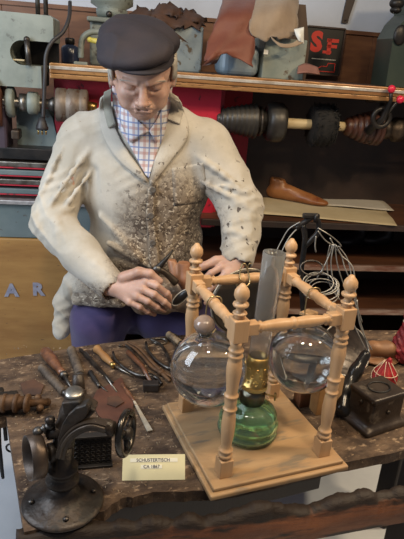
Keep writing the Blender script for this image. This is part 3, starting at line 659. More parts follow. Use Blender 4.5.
# hair: grey sides below the cap
HAIRM = mat('grey_hair', (.42, .385, .33), (.28, .25, .21), 40, .7, 0, .6, 160, stretch=(1, 1, .25))
q = MB()
for sx in (-1, 1):
    for i in range(150):
        y = random.uniform(-.032, .095); z0 = random.uniform(.02, .05); x0 = .070*math.sqrt(max(.05, 1-((y-.02)/.105)**2))+.008
        L_h = random.uniform(.045, .095) if y > -.0 else random.uniform(.03, .05)
        pts = [(sx*(x0+.002), y, z0-.004), (sx*(x0+.007), y+.003, z0-L_h*.3), (sx*(x0+.004+random.uniform(-.001, .004)), y+random.uniform(.0, .01), z0-L_h)]
        q.tube(spline(pts, 3), [.0034]*6+[.0010], 5, M=HT)
for i in range(120):
    a = random.uniform(.15, PI-.15); x = .076*math.cos(a); y = .024+.100*math.sin(a); q.tube([(x, y, .05), (x*1.06, y*1.04, .0), (x*1.0, y*1.0, -.035)], [.003, .003, .001], 5, M=HT)
part(q, 'hair', HAIRM, man, False)
q = MB()
for sx in (-1, 1):
    q = MB()
    for i in range(42):
        t = i/41; x = sx*(.013+.037*t); q.tube([(x, -.100+.012*t, .0175+.003*math.sin(t*3)), (x+sx*.007, -.101+.013*t, .0215+random.uniform(-.002, .002))], [.0014, .0005], 4, M=HT)
    part(q, 'eyebrow', HAIRM, man, False)


# flat cap
CAPM = mat('dark_cap_cloth', (.012, .010, .016), (.022, .015, .019), 9, .8, 0, .3, 160, sheen=.0)
s = SDF((-.16, -.20, -.02), (.16, .20, .24), .0032)
s.ell((-.004, .024, .090), (.098, .122, .046), .01, rot=(R(-6), R(5), 0)).ell((-.016, -.045, .084), (.090, .078, .034), .02, rot=(0, R(-9), 0)).ell((-.055, -.01, .078), (.045, .06, .030), .02).ell((0, .03, .060), (.083, .106, .042), .02)
s.ell((0, .025, .02), (.077, .100, .055), .008, 'd')
s.wrinkle(.0046, lambda X, Y, Z: -.6*(1-np.abs(np.sin(X*26+Y*17+np.sin(Y*35)*.8)))**4+np.sin(X*38+np.sin(Y*31)*1.6)*np.sin(Y*27+X*12+1)+.5*np.sin(Y*60+X*25))
HC = HT @ Matrix.Translation((-.003, 0, -.004)) @ Matrix.Diagonal((.98, .98, .96, 1))
cp = part(s.mb(HC), 'flat_cap', CAPM, man, False)
q = MB(); vs = []; n = 28; rings = 7
for j in range(rings):
    for i in range(n+1):
        a = -PI*.06+PI*1.12*i/n; ro = j/(rings-1); ex = .072+.010*ro; ey = .090+.058*ro
        x = -math.cos(a)*ex*1.03; y = .012-math.sin(a)*ey; z = .070-.010*ro+.010*(1-abs(math.cos(a))**2)-(.012*(x/.09)**2)
        vs.append(Vector((x, y, z)))
fs = [[j*(n+1)+i, j*(n+1)+i+1, (j+1)*(n+1)+i+1, (j+1)*(n+1)+i] for j in range(rings-1) for i in range(n)]
bm = bmesh.new(); bv = [bm.verts.new(v) for v in vs]; [bm.faces.new([bv[k] for k in f]) for f in fs]; bmesh.ops.recalc_face_normals(bm, faces=bm.faces[:]); bmesh.ops.solidify(bm, geom=bm.faces[:], thickness=.005); bm.verts.index_update()
q.add([v.co.copy() for v in bm.verts], [[v.index for v in f.verts] for f in bm.faces], True, HC); bm.free()
part(q, 'cap_peak', CAPM, cp, False)

# trousers
TRM = mat('purple_trousers', (.052, .036, .120), (.036, .025, .085), 7, .8, 0, .3, 140, sheen=.2)
s = SDF((-.52, 1.44, .0), (.24, 2.06, .74), .008)
s.ell((-.2, 1.88, .53), (.19, .14, .13), .03)
s.chain([(-.29, 1.88, .52), (-.325, 1.645, .545), (-.33, 1.68, .08)], [.105, .088, .065], .03).chain([(-.11, 1.88, .52), (-.0, 1.715, .535), (.03, 1.74, .08)], [.105, .088, .065], .03)
s.cone((-.2, 1.80, .54), (-.14, 1.70, .535), .07, .07, .05)
s.wrinkle(.004, lambda X, Y, Z: np.sin(X*40+Y*30+np.sin(Z*20)*2)*np.cos(Y*33-Z*12))
part(s.mb(), 'trousers', TRM, man, False)
SHOEM = mat('black_shoe_leather', (.015, .013, .012), rough=.35)
for x in (-.33, .03):
    s = SDF((x-.08, 1.44, -.01), (x+.08, 1.82, .18), .006); s.cone((x, 1.70, .09), (x, 1.70, .05), .052, .05, .01).ell((x, 1.60, .04), (.045, .11, .042), .02).box((x, 1.6, -.05), (.2, .3, .05), 0, .002, 'd')
    part(s.mb(), 'shoe', SHOEM, man, False)

# work coat
COAT = mat('pale_work_coat', (.49, .455, .395), (.38, .345, .285), 6, .88, 0, .45, 160, sheen=.15)
t, N, L, b, tc, mp, noise, ramp, mix, cur = m_nodes['pale_work_coat']
def blob(c, r, soft, namp=.35, nsc=9):
    mp2 = N.new('ShaderNodeMapping'); mp2.vector_type = 'POINT'; mp2.inputs['Location'].default_value = tuple(-c[i]/r[i] for i in range(3)); mp2.inputs['Scale'].default_value = tuple(1/v for v in r); L.new(tc.outputs['Object'], mp2.inputs[0])
    ln = N.new('ShaderNodeVectorMath'); ln.operation = 'LENGTH'; L.new(mp2.outputs[0], ln.inputs[0])
    a_ = N.new('ShaderNodeMath'); a_.operation = 'MULTIPLY_ADD'; L.new(noise(nsc, 6), a_.inputs[0]); a_.inputs[1].default_value = namp*2; L.new(ln.outputs['Value'], a_.inputs[2])
    rr_ = N.new('ShaderNodeMapRange'); rr_.inputs[1].default_value = 1+namp+soft/2; rr_.inputs[2].default_value = 1+namp-soft/2; L.new(a_.outputs[0], rr_.inputs[0]); return rr_.outputs[0]
def mul(a_, b_):
    x = N.new('ShaderNodeMath'); x.operation = 'MULTIPLY'; L.new(a_, x.inputs[0])
    if isinstance(b_, float): x.inputs[1].default_value = b_
    else: L.new(b_, x.inputs[1])
    return x.outputs[0]
def mx(a_, b_):
    x = N.new('ShaderNodeMath'); x.operation = 'MAXIMUM'; L.new(a_, x.inputs[0]); L.new(b_, x.inputs[1]); return x.outputs[0]
OL = lambda p: (p[0]+.2, p[1]-1.86, p[2]-.44)              # world -> the man's own coordinates
STAIN = blob(OL((-.105, 1.64, .82)), (.15, .5, .22), .5); ST2 = blob(OL((-.19, 1.6, .66)), (.20, .5, .09), .5); stain = mx(STAIN, ST2)
cur = mix(mul(stain, .92), cur, (.20, .150, .105))
cur = mix(mul(mul(ramp(noise(52, 5), .48, .56), stain), .95), cur, (.075, .05, .034))
cur = mix(mul(mul(ramp(noise(105, 3, .5), .56, .61), stain), .9), cur, (.55, .47, .36))
wide = mx(blob(OL((-.08, 1.62, .93)), (.19, .5, .21), .7), blob(OL((.12, 1.66, .90)), (.10, .3, .20), .6))
cur = mix(mul(mul(ramp(noise(42, 3), .63, .66), wide), .9), cur, (.05, .035, .028))
cur = mix(mul(ramp(noise(28, 3, 1), .715, .73), .8), cur, (.16, .09, .05))
cur = mix(mul(ramp(noise(4, 4), .52, .72), .30), cur, (.42, .34, .25))
L.new(cur, b.inputs['Base Color'])
s = SDF((-.62, 1.40, .44), (.28, 2.06, 1.30), .0050)
s.ell((-.20, 1.87, .58), (.205, .15, .15), .03).ell((-.20, 1.83, .76), (.195, .150, .21), .05).ell((-.21, 1.80, .98), (.215, .138, .20), .05)
s.cone((-.385, 1.795, 1.105), (-.035, 1.795, 1.115), .080, .080, .04).cone((-.30, 1.80, 1.16), (-.12, 1.80, 1.165), .060, .060, .05)
s.cone((-.215, 1.78, 1.20), (-.215, 1.78, 1.10), .070, .085, .03)
# sleeves
AR = [(-.400, 1.79, 1.095), (-.450, 1.76, .98), (-.480, 1.690, .855), (-.37, 1.590, .790), (-.262, 1.510, .728)]
s.chain(AR, [.086, .070, .066, .060, .046], .016)
AL = [(-.015, 1.79, 1.105), (.050, 1.765, 1.02), (.108, 1.725, .935), (.112, 1.665, .87), (.108, 1.602, .812)]
s.chain(AL, [.086, .074, .070, .060, .050], .016)
# arm-to-body creases and big folds
s.cone((-.355, 1.70, 1.02), (-.365, 1.66, .84), .014, .022, .02, 'd').cone((-.045, 1.70, 1.0), (.035, 1.65, .86), .012, .022, .02, 'd')
def ridge(P, Q, rP, rQ, f0, f1, g0, g1, w_):
    """a fold lying on a sleeve: from fraction f0 at angle g0 to fraction f1 at angle g1 (0 faces the viewer, + to the picture's right)"""
    P = Vector(P); Q = Vector(Q); ax = (Q-P).normalized(); fr = Vector((0, -1, .25)); fr = (fr-ax*fr.dot(ax)).normalized(); sd_ = ax.cross(fr)
    if sd_.x < 0: sd_ = -sd_
    pts = []
    for k in range(6):
        t_ = k/5; f = f0+(f1-f0)*t_; g_ = R(g0+(g1-g0)*t_); r_ = rP+(rQ-rP)*f-.002; pts.append(P.lerp(Q, f)+(fr*math.cos(g_)+sd_*math.sin(g_))*r_)
    s.chain([tuple(p) for p in pts], [w_*.25, w_*.55, w_*.75, w_*.75, w_*.55, w_*.2], .014)
for f0, f1, g0, g1, w_ in ((.1, .9, 30, -10, .010), (.3, 1.0, 55, 20, .009), (.2, .8, -30, -50, .008), (.75, 1.1, 60, -30, .009)): ridge(AR[0], AR[2], .084, .066, f0, f1, g0, g1, w_)
for f0, f1, g0, g1, w_ in ((.0, .5, 60, -40, .010), (.05, .7, 30, -10, .009), (.3, .95, -20, 35, .007), (-.1, .3, 10, -70, .010)): ridge(AR[2], AR[4], .066, .046, f0, f1, g0, g1, w_)
for f0, f1, g0, g1, w_ in ((.1, .8, -30, 20, .010), (.4, 1.0, -60, 10, .009), (.6, 1.05, -20, 60, .009)): ridge(AL[0], AL[2], .084, .070, f0, f1, g0, g1, w_)
for f0, f1, g0, g1, w_ in ((.0, .3, -70, 60, .009), (.3, .55, 60, -50, .008), (.6, .8, -60, 50, .007)): ridge(AL[2], AL[4], .070, .050, f0, f1, g0, g1, w_)
for a_, b_, r_ in (((-.30, 1.68, .80), (-.14, 1.68, .72), .010), ((-.33, 1.70, .88), (-.20, 1.67, .76), .009)): s.cone(a_, b_, r_, r_*.5, .018)
# skirt parts over the lap
s.chain([(-.40, 1.72, .66), (-.43, 1.66, .60), (-.445, 1.64, .50)], [.045, .035, .03], .03).cone((-.36, 1.66, .66), (-.24, 1.63, .655), .035, .03, .03).cone((-.24, 1.63, .655), (-.05, 1.66, .64), .03, .03, .03)
s.chain([(-.38, 1.60, .635), (-.31, 1.575, .650), (-.24, 1.575, .645)], [.020, .018, .016], .02)
def folds(X, Y, Z):
    xx = np.abs(X+.20); sl = np.clip((xx-.17)/.06, 0, 1)
    a_ = 1-np.abs(np.sin(Z*34+X*22+np.sin(X*31+Z*11)*1.3+np.sin(Z*23)*.9))**.7
    b_ = 1-np.abs(np.sin(Z*55-X*48+np.sin(Z*27+Y*33)*1.6))**.8
    c_ = np.sin(X*22+Z*14+np.sin(Z*17+X*9)*2.2+Y*14)*np.cos(Z*12-X*26)
    return -sl*(1.9*a_*np.clip(np.sin(X*13+Z*9+1)*.8+.6, 0, 1)+1.1*b_*np.clip(np.sin(Z*11-X*19)*.9+.5, 0, 1))+(1-sl)*(.6*c_-.9*b_*np.clip(np.sin(Z*9+X*15+2), 0, 1))+.5*sl
s.wrinkle(.0040, folds)
# hollow cuffs and collar
s.cone((-.235, 1.485, .708), (-.262, 1.510, .728), .036, .036, .003, 'd').cone((.106, 1.575, .785), (.108, 1.602, .812), .038, .038, .003, 'd')
s.cone((-.207, 1.735, 1.30), (-.213, 1.770, 1.17), .064, .060, .006, 'd')
cm = s.mb(); coat = part(cm, 'work_coat', COAT, man, False)
bvh = BVHTree.FromPolygons([tuple(v) for v in cm.v], cm.f)
sn = SDF((-.40, 1.55, .95), (-.02, 1.95, 1.34), .006); sn.cone((-.205, 1.700, 1.235), (-.215, 1.76, 1.10), .066, .075, .02).ell((-.21, 1.79, 1.0), (.19, .128, .17), .05)
sm_ = sn.mb(); o_ = len(cm.v); bvs = BVHTree.FromPolygons([tuple(v) for v in cm.v+sm_.v], cm.f+[[i+o_ for i in f] for f in sm_.f])
def dr(px, py, off, bvh=bvh):                      # a point just off the coat's surface
    d = ray(px, py).normalized(); h_ = bvh.ray_cast(Vector((0, 0, CAM_H)), d)
    if h_[0] is None: return at(px, py, 1.68)
    return h_[0]-d*off
def drape(name, m_, A, B, off, th, nU=22, nV=8, parent=coat, edge=0.0, label=None, off2=None, bv_=bvh):
    a_ = spline([Vector((*p, 0)) for p in A], 8); b_ = spline([Vector((*p, 0)) for p in B], 8)
    rs = lambda P, t: P[min(len(P)-2, int(t*(len(P)-1)))].lerp(P[min(len(P)-1, int(t*(len(P)-1))+1)], t*(len(P)-1)-min(len(P)-2, int(t*(len(P)-1))))
    g = []
    for i in range(nU+1):
        u = i/nU; p, q_ = rs(a_, u), rs(b_, u)
        for j in range(nV+1):
            v = j/nV; c = p.lerp(q_, v); o_ = off+((off2-off)*v if off2 is not None else 0); g.append(dr(c.x, c.y, o_+edge*math.sin(v*PI), bv_))
    # smooth the draped grid so it hangs like cloth
    G2 = [[g[i*(nV+1)+j] for j in range(nV+1)] for i in range(nU+1)]
    for _ in range(3):
        for i in range(1, nU):
            for j in range(nV+1): G2[i][j] = (G2[i-1][j]+G2[i][j]*2+G2[i+1][j])/4
    bm = bmesh.new(); bv = [bm.verts.new(v) for r_ in G2 for v in r_]; W_ = nV+1
    for i in range(nU):
        for j in range(nV): bm.faces.new([bv[i*W_+j], bv[(i+1)*W_+j], bv[(i+1)*W_+j+1], bv[i*W_+j+1]])
    bmesh.ops.recalc_face_normals(bm, faces=bm.faces[:]); bm.normal_update()
    if sum((f.normal.y for f in bm.faces)) > 0: bmesh.ops.reverse_faces(bm, faces=bm.faces[:])
    bmesh.ops.solidify(bm, geom=bm.faces[:], thickness=th); bm.verts.index_update()
    q = MB(); q.add([v.co.copy() for v in bm.verts], [[v.index for v in f.verts] for f in bm.faces], True); bm.free()
    return part(q, name, m_, parent, False, label=label)
# checked shirt
SHIRT = mat('checked_shirt', (.66, .66, .68), rough=.85)
t, N, L, b, tc, mp, noise, ramp, mix, cur = m_nodes['checked_shirt']
sp = N.new('ShaderNodeSeparateXYZ'); L.new(tc.outputs['Object'], sp.inputs[0])
def stripe(src, per, ph, wd):
    a_ = N.new('ShaderNodeMath'); a_.operation = 'MULTIPLY_ADD'; L.new(src, a_.inputs[0]); a_.inputs[1].default_value = 1/per; a_.inputs[2].default_value = ph+50
    f_ = N.new('ShaderNodeMath'); f_.operation = 'FRACT'; L.new(a_.outputs[0], f_.inputs[0]); c_ = N.new('ShaderNodeMath'); c_.operation = 'LESS_THAN'; L.new(f_.outputs[0], c_.inputs[0]); c_.inputs[1].default_value = wd; return c_.outputs[0]
cur = mix(mul(stripe(sp.outputs[0], .031, .0, .26), .55), (.66, .65, .66), (.42, .20, .17)); cur = mix(mul(stripe(sp.outputs[2], .036, .0, .24), .55), cur, (.42, .20, .17))
cur = mix(mul(stripe(sp.outputs[0], .031, .5, .15), .8), cur, (.16, .22, .42)); cur = mix(mul(stripe(sp.outputs[2], .036, .5, .13), .8), cur, (.16, .22, .42)); L.new(cur, b.inputs['Base Color'])
sh = drape('shirt', SHIRT, [(112, 84), (115, 120), (130, 146), (146, 176)], [(172, 88), (168, 125), (158, 150), (149, 178)], .003, .003, parent=man, nU=26, nV=14, bv_=bvs)
drape('shirt_collar', SHIRT, [(113, 82), (114, 100), (120, 122), (130, 143)], [(124, 94), (131, 112), (144, 126), (149, 131)], .010, .004, parent=sh, edge=.004, nU=14, bv_=bvs)
drape('shirt_collar', SHIRT, [(172, 86), (168, 104), (163, 124), (157, 143)], [(164, 100), (160, 114), (153, 126), (149, 131)], .010, .004, parent=sh, edge=.004, nU=14, bv_=bvs)
COLD = mat('coat_lining', (.30, .29, .24), (.24, .23, .19), 9, .88, 0, .3, 120)
drape('lapel', COAT, [(111, 90), (110, 110), (117, 132), (130, 154), (148, 180)], [(101, 99), (99, 118), (105, 140), (119, 162), (146, 183)], .009, .004, edge=.004)
drape('collar', COLD, [(112, 88), (111, 104), (116, 124)], [(104, 92), (103, 106), (108, 128)], .017, .004, edge=.006, nU=14, label='grey-green inner side of the turned-up collar')
drape('lapel', COAT, [(169, 94), (167, 112), (162, 134), (155, 158), (149, 182)], [(178, 102), (189, 122), (186, 142), (172, 160), (152, 186)], .009, .004, edge=.004)
drape('collar', COAT, [(170, 92), (168, 106), (166, 118)], [(178, 97), (183, 110), (180, 124)], .017, .004, edge=.005, nU=14)
drape('placket', COAT, [(149, 181), (146, 210), (148, 240), (150, 268)], [(157, 181), (154, 210), (157, 240), (160, 266)], .006, .004, nV=4)
drape('pocket', COAT, [(172, 168), (173, 186), (174, 206)], [(203, 163), (205, 182), (206, 202)], .002, .003, nV=8, nU=12)
BUT = mat('coat_button', (.10, .085, .07), rough=.4)
for px, py in ((153, 190), (151, 216), (153, 243)):
    p = dr(px, py, .012); q = MB(); q.lathe([(1e-4, -.003), (.0095, -.003), (.010, 0), (.0085, .002), (.006, .0012), (1e-4, .0012)], 18, Matrix.Translation(p) @ Matrix.Rotation(PI/2, 4, 'X')); part(q, 'button', BUT, coat, False)
# the brown apron edge lying on the lap under the hands
APR = mat('worn_leather_apron', (.17, .115, .075), (.10, .065, .045), 14, .8, 0, .7, 50, c3=(.32, .25, .18), s3=34, t3=.58)
s = SDF((-.42, 1.44, .55), (.16, 1.80, .80), .0055)
s.cone((-.29, 1.60, .642), (-.10, 1.60, .652), .020, .026, .03).cone((-.20, 1.64, .68), (-.02, 1.64, .665), .035, .035, .03).cone((-.18, 1.57, .640), (-.02, 1.60, .64), .020, .022, .03)
s.wrinkle(.006, lambda X, Y, Z: np.sin(X*60+np.sin(Z*50)*1.5)*np.sin(Z*55+X*20+Y*40))
part(s.mb(), 'apron', APR, man, False)
# low stool under him
st = thing('stool', 'dark round stool under the seated man', 'stool', (-.2, 1.90, 0)); T = WM[st.name]
q = MB(); q.lathe([(1e-4, .37), (.15, .37), (.16, .38), (.16, .405), (1e-4, .41)], 32, T); part(q, 'seat', WOODD, st, False)
for a_ in (45, 135, 225, 315):
    c, s_ = math.cos(R(a_)), math.sin(R(a_)); q = MB(); q.tube([(c*.15, s_*.15, 0), (c*.10, s_*.10, .372)], [.014, .018], 12, M=T); part(q, 'leg', WOODD, st, False)

# what he holds
pn = thing('pincers', 'dark pincers with long handles in the man\'s right hand', 'pincers', at(150, 280, 1.50))
q = MB(); h0, h1, h2 = at(166, 260, 1.50), at(152, 276, 1.495), at(136, 280, 1.50)
q.tube(spline([at(173, 250, 1.52), at(166, 259, 1.50), at(158, 268, 1.492), at(146, 279, 1.482)], 4), [.0025, .003, .004, .005, .006, .007, .008, .009, .010, .010, .0105, .011, .011][:13], 10); part(q, 'handle', IRONB, pn, False)
q = MB(); q.tube(spline([at(176, 283, 1.50), at(168, 275, 1.495), at(160, 270, 1.49), at(152, 272, 1.485)], 4), [.012, .012, .011, .010, .010, .009, .009, .009, .009, .008, .008, .008, .008], 10); part(q, 'handle', IRON, pn, False)
q = MB(); q.sphere(at(157, 270, 1.485), (.013, .008, .013)); part(q, 'rivet', STEELD, pn, False)
sp_ = thing('leather_shoe_piece', 'brown leather shoe upper held between the two hands', 'shoe part', at(185, 280, 1.52))
s = SDF((-.12, 1.47, .62), (.02, 1.60, .80), .003); s.chain([at(184, 264, 1.545), at(185, 280, 1.53), at(190, 296, 1.52)], [.018, .021, .015], .01).cone(at(176, 275, 1.545), at(172, 262, 1.56), .018, .013, .01)
part(s.mb(), 'upper', mat('orange_brown_leather', (.30, .14, .07), (.22, .09, .045), 12, .5, 0, .3, 60), sp_, False)
s = SDF((-.12, 1.44, .58), (.04, 1.60, .80), .0028)
p = at(181, 297, 1.495); s.ell(p, (.033, .012, .013), .004, rot=(0, R(-48), 0)); part(s.mb(), 'heel', mat('black_rubber', (.012, .012, .013), rough=.35), sp_, False, label='black rubber heel pad')
q = MB(); Tq = Matrix.Translation(p) @ Matrix.Rotation(R(-48), 4, 'Y'); q.torus((0, -.004, 0), .034, .0016, Tq, 'y', 30, 6, ry=.0135); part(q, 'welt', mat('pale_welt', (.5, .48, .44), rough=.5), sp_, False, label='pale rim of the heel pad')

# ------------------------------------------------------------------ the workbench
TOPM = mat('old_worn_plank', (.125, .080, .050), (.042, .026, .018), 16, .66, 0, 1.6, 70, spec=.3, stretch=(1, 1.7, 1), c3=(.26, .18, .115), s3=48, t3=.58, w3=.10, rvar=.15)
RAILW = mat('reddish_old_wood', (.25, .092, .038), (.13, .045, .020), 5, .62, 0, 1.6, 50, stretch=(.7, 1, 3.5), c3=(.026, .017, .012), s3=9, t3=.56, w3=.1)
CHAR = mat('charred_ragged_wood', (.045, .026, .016), (.10, .055, .028), 14, .6, 0, 1.5, 60, c3=(.015, .011, .009), s3=20, t3=.52)
TZ = .55
wbn = thing('workbench', 'heavy worn wooden cobbler\'s workbench with ragged front beam', 'workbench', (.15, 1.25, 0), R(24))
def planked(poly, z0, z1, h=.012, amp=.0022):
    """a rough slab from a polygon in the world: gridded top, thick sides"""
    from mathutils.geometry import intersect_point_line
    bm = bmesh.new(); vs = [bm.verts.new((x, y, z1)) for x, y in poly]; f = bm.faces.new(vs); bmesh.ops.recalc_face_normals(bm, faces=[f])
    r_ = bmesh.ops.extrude_face_region(bm, geom=[f]); 
    for v in r_['geom']:
        if isinstance(v, bmesh.types.BMVert): v.co.z = z0
    bmesh.ops.triangulate(bm, faces=bm.faces[:]); bmesh.ops.recalc_face_normals(bm, faces=bm.faces[:]); bm.verts.index_update()
    q = MB(); q.add([v.co.copy() for v in bm.verts], [[v.index for v in f.verts] for f in bm.faces]); bm.free(); return q
def jag(P, n, a):
    out = []
    for i in range(len(P)-1):
        for k in range(n):
            p = Vector(P[i]).lerp(Vector(P[i+1]), k/n); out.append((p.x+random.uniform(-a, a), p.y+random.uniform(-a, a)))
    return out+[tuple(P[-1])]
front = [(-.283, .766), (-.215, .795), (-.150, .828), (-.128, .862), (-.066, .886), (.038, .902), (.10, .915), (.332, 1.016), (.497, 1.080), (.68, 1.155)]
P1 = jag(front, 5, .0035)+[(.70, 1.36), (.05, 1.110), (-.43, .985+.11)]
part(planked(P1, TZ-.026, TZ), 'plank', TOPM, wbn, False)
P2 = [(-.43, 1.097), (.05, 1.112), (.70, 1.362), (.74, 1.74), (.24, 1.665), (-.10, 1.56), (-.31, 1.47), (-.56, 1.335), (-.78, 1.23), (-.72, 1.02), (-.52, 1.045)]
part(planked(P2, TZ-.030, TZ-.0008), 'plank', TOPM, wbn, False)
# ragged front beam with a dark slot between it and the top
BP = [Vector((-.292, .752, 0)), Vector((-.130, .798, 0)), Vector((.080, .844, 0)), Vector((.440, .948, 0)), Vector((.84, 1.058, 0))]
bl = [0]
for k in range(4): bl.append(bl[-1]+(BP[k+1]-BP[k]).length)
Lb = bl[-1]
def bpos(x):
    k = max(i for i in range(4) if bl[i] <= x+1e-9); return BP[k].lerp(BP[k+1], min(1, (x-bl[k])/(bl[k+1]-bl[k])))
nU = 200; vs = []; fs = []; rr_ = np.random.RandomState(3); hs = np.cumsum(rr_.normal(0, .0018, nU+1)); hs -= np.convolve(hs, np.ones(31)/31, 'same')
def topz(x):
    z = TZ-.014+.004*math.sin(x*31)+.002*math.sin(x*83)+.005*math.exp(-((x-.45)/.05)**2)-.008*math.exp(-((x-.58)/.05)**2)
    return TZ-.004+(z-TZ+.004)*min(1, max(0, (x-.12)/.06))
sec = [(0, None), (-.001, -.050), (-.001, -.014), (.003, -.004), (.014, 0), (.026, -.001), (.032, -.012), (.034, None)]
sm5 = lambda n_, a_: np.convolve(rr_.normal(0, a_, n_+8), np.ones(4)/4, 'same')[4:-4]
jn = [sm5(nU+1, .0030) for k in range(8)]; jz = [sm5(nU+1, .0026) for k in range(8)]
for i in range(nU+1):
    x = Lb*i/nU; z = topz(x)+hs[i]*(.1 if x < .14 else 1); c_ = bpos(x); d_ = (bpos(min(Lb, x+.02))-bpos(max(0, x-.02))).normalized(); nm = Vector((-d_.y, d_.x, 0))
    foot = TZ-.098+.004*math.sin(x*9)
    for k, (o_, dz) in enumerate(sec):
        j_ = jn[k][i] if 1 < k < 6 else 0
        p = c_+nm*(o_+j_); vs.append((p.x, p.y, foot if dz is None else z+dz+(jz[k][i] if 1 < k < 6 else 0)))
S_ = len(sec)
for i in range(nU):
    for k in range(S_): fs.append([i*S_+k, i*S_+(k+1) % S_, (i+1)*S_+(k+1) % S_, (i+1)*S_+k])
fs += [list(range(S_)), [nU*S_+k for k in range(S_)][::-1]]
q = MB(); q.add(vs, fs, True)
t, N, L, b, tc, mp, noise, ramp, mix, cur = m_nodes['reddish_old_wood']
# charred upper edge: a stain that stays with the wood (height above the beam's foot)
sp = N.new('ShaderNodeSeparateXYZ'); L.new(tc.outputs['Object'], sp.inputs[0])
a_ = N.new('ShaderNodeMath'); a_.operation = 'MULTIPLY_ADD'; L.new(noise(18, 6), a_.inputs[0]); a_.inputs[1].default_value = .05; L.new(sp.outputs[2], a_.inputs[2])
cur = mix(ramp(a_.outputs[0], TZ-.018, TZ-.002), cur, (.022, .014, .010)); b.inputs['Specular IOR Level'].default_value = .3; L.new(cur, b.inputs['Base Color'])
part(q, 'front_beam', RAILW, wbn, False)
DKW = mat('dark_leg_wood', (.030, .017, .011), (.018, .011, .008), 6, .6, 0, .6, 50, stretch=(1, 1, .3))
q = MB()
ap = [(-.22, .835), (.70, 1.27)]
q.box((.045, .985, TZ-.085), (.60, .025, .11), None, .003, R(24)); part(q, 'apron_rail', DKW, wbn, False)
for x, y in ((-.255, .880), (.60, 1.185), (-.40, 1.26), (.66, 1.45)):
    q = MB(); q.box((x, y, (TZ-.03)/2), (.07, .07, TZ-.03), None, .006, R(24)); part(q, 'leg', DKW, wbn, False)

# ------------------------------------------------------------------ the water-globe lamp stand
SO = Vector((.0751, .9316, TZ)); SY = R(22.5); WD = .234
sd = thing('globe_lamp_stand', 'pale turned-wood stand of four posts carrying the two water globes', 'stand', SO, SY); T = WM[sd.name]
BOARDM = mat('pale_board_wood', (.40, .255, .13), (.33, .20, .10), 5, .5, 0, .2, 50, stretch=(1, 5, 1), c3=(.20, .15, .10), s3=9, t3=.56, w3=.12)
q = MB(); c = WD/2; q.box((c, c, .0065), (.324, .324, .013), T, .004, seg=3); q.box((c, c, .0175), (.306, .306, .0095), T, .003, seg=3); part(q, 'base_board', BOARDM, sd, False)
BZ = .022
def bead(z, r0, r1, h): return [(r0, z-h/2), (r1*.93, z-h*.28), (r1, z), (r1*.93, z+h*.28), (r0, z+h/2)]
prof = [(1e-4, .040), (.0125, .040)]+bead(.049, .0120, .0155, .010)+bead(.061, .0120, .0150, .008)+[(.0105, .070), (.0115, .082), (.0135, .100), (.0142, .118), (.0132, .140), (.0115, .152)]+bead(.158, .0110, .0145, .007)+[(.0118, .166), (.0125, .178)]+bead(.188, .0115, .0148, .007)+[(.0112, .196), (.0125, .215), (.0148, .238), (.0152, .250), (.0135, .265)]+bead(.275, .0115, .0152, .009)+bead(.287, .0115, .0150, .008)+[(.012, .296), (.0155, .308), (1e-4, .308)]
fin = [(1e-4, .352), (.0105, .352), (.0085, .358)]+bead(.363, .0090, .0138, .006)+[(.0080, .369), (.0075, .374)]+bead(.380, .0095, .0152, .010)+[(.0085, .387), (.0120, .392), (.0145, .398), (.0135, .407), (.0098, .413), (.0072, .4155), (.0045, .420), (1e-4, .4215)]
for u, v in ((0, 0), (1, 0), (0, 1), (1, 1)):
    Tp = T @ Matrix.Translation((u*WD, v*WD, BZ))
    q = MB(); q.lathe(prof, 28, Tp); q.box((0, 0, .0205), (.029, .029, .041), Tp, .002); q.box((0, 0, .330), (.031, .031, .046), Tp, .002)
    po = part(q, 'post', WOODP, sd, False); q = MB(); q.lathe(fin, 24, Tp); part(q, 'finial', WOODP, po, False)
rp = [(1e-4, 0), (.0075, 0), (.0095, .01)]
def railprof(L_):
    o = [(1e-4, .004), (.0105, .004), (.0105, .012), (.0085, .016)]
    for f in (.12, .16): o += [(.0085, f*L_-.004), (.0122, f*L_), (.0085, f*L_+.004)]
    for f, r_ in ((.22, .0100), (.36, .0122), (.46, .0105)): o.append((r_, f*L_))
    o += [(.0095, .475*L_), (.0125, .49*L_), (.0125, .51*L_), (.0095, .525*L_)]
    for f, r_ in ((.54, .0105), (.64, .0122), (.78, .0100)): o.append((r_, f*L_))
    for f in (.84, .88): o += [(.0085, f*L_-.004), (.0122, f*L_), (.0085, f*L_+.004)]
    return o+[(.0085, L_-.016), (.0105, L_-.012), (.0105, L_-.004), (1e-4, L_-.004)]
for (u, v, a_) in ((0, 0, 0), (0, 1, 0), (0, 0, 90), (1, 0, 90)):
    Tr = T @ Matrix.Translation((u*WD, v*WD, BZ+.330)) @ Matrix.Rotation(R(a_), 4, 'Z') @ Matrix.Translation((.012, 0, 0))
    q = MB(); q.lathe(railprof(WD-.024), 22, Tr @ Matrix.Rotation(PI/2, 4, 'Y'))
    for x in (.012, WD-.036): q.box((x, 0, 0), (.030, .022, .024), Tr, .002)
    part(q, 'rail', WOODP, sd, False)
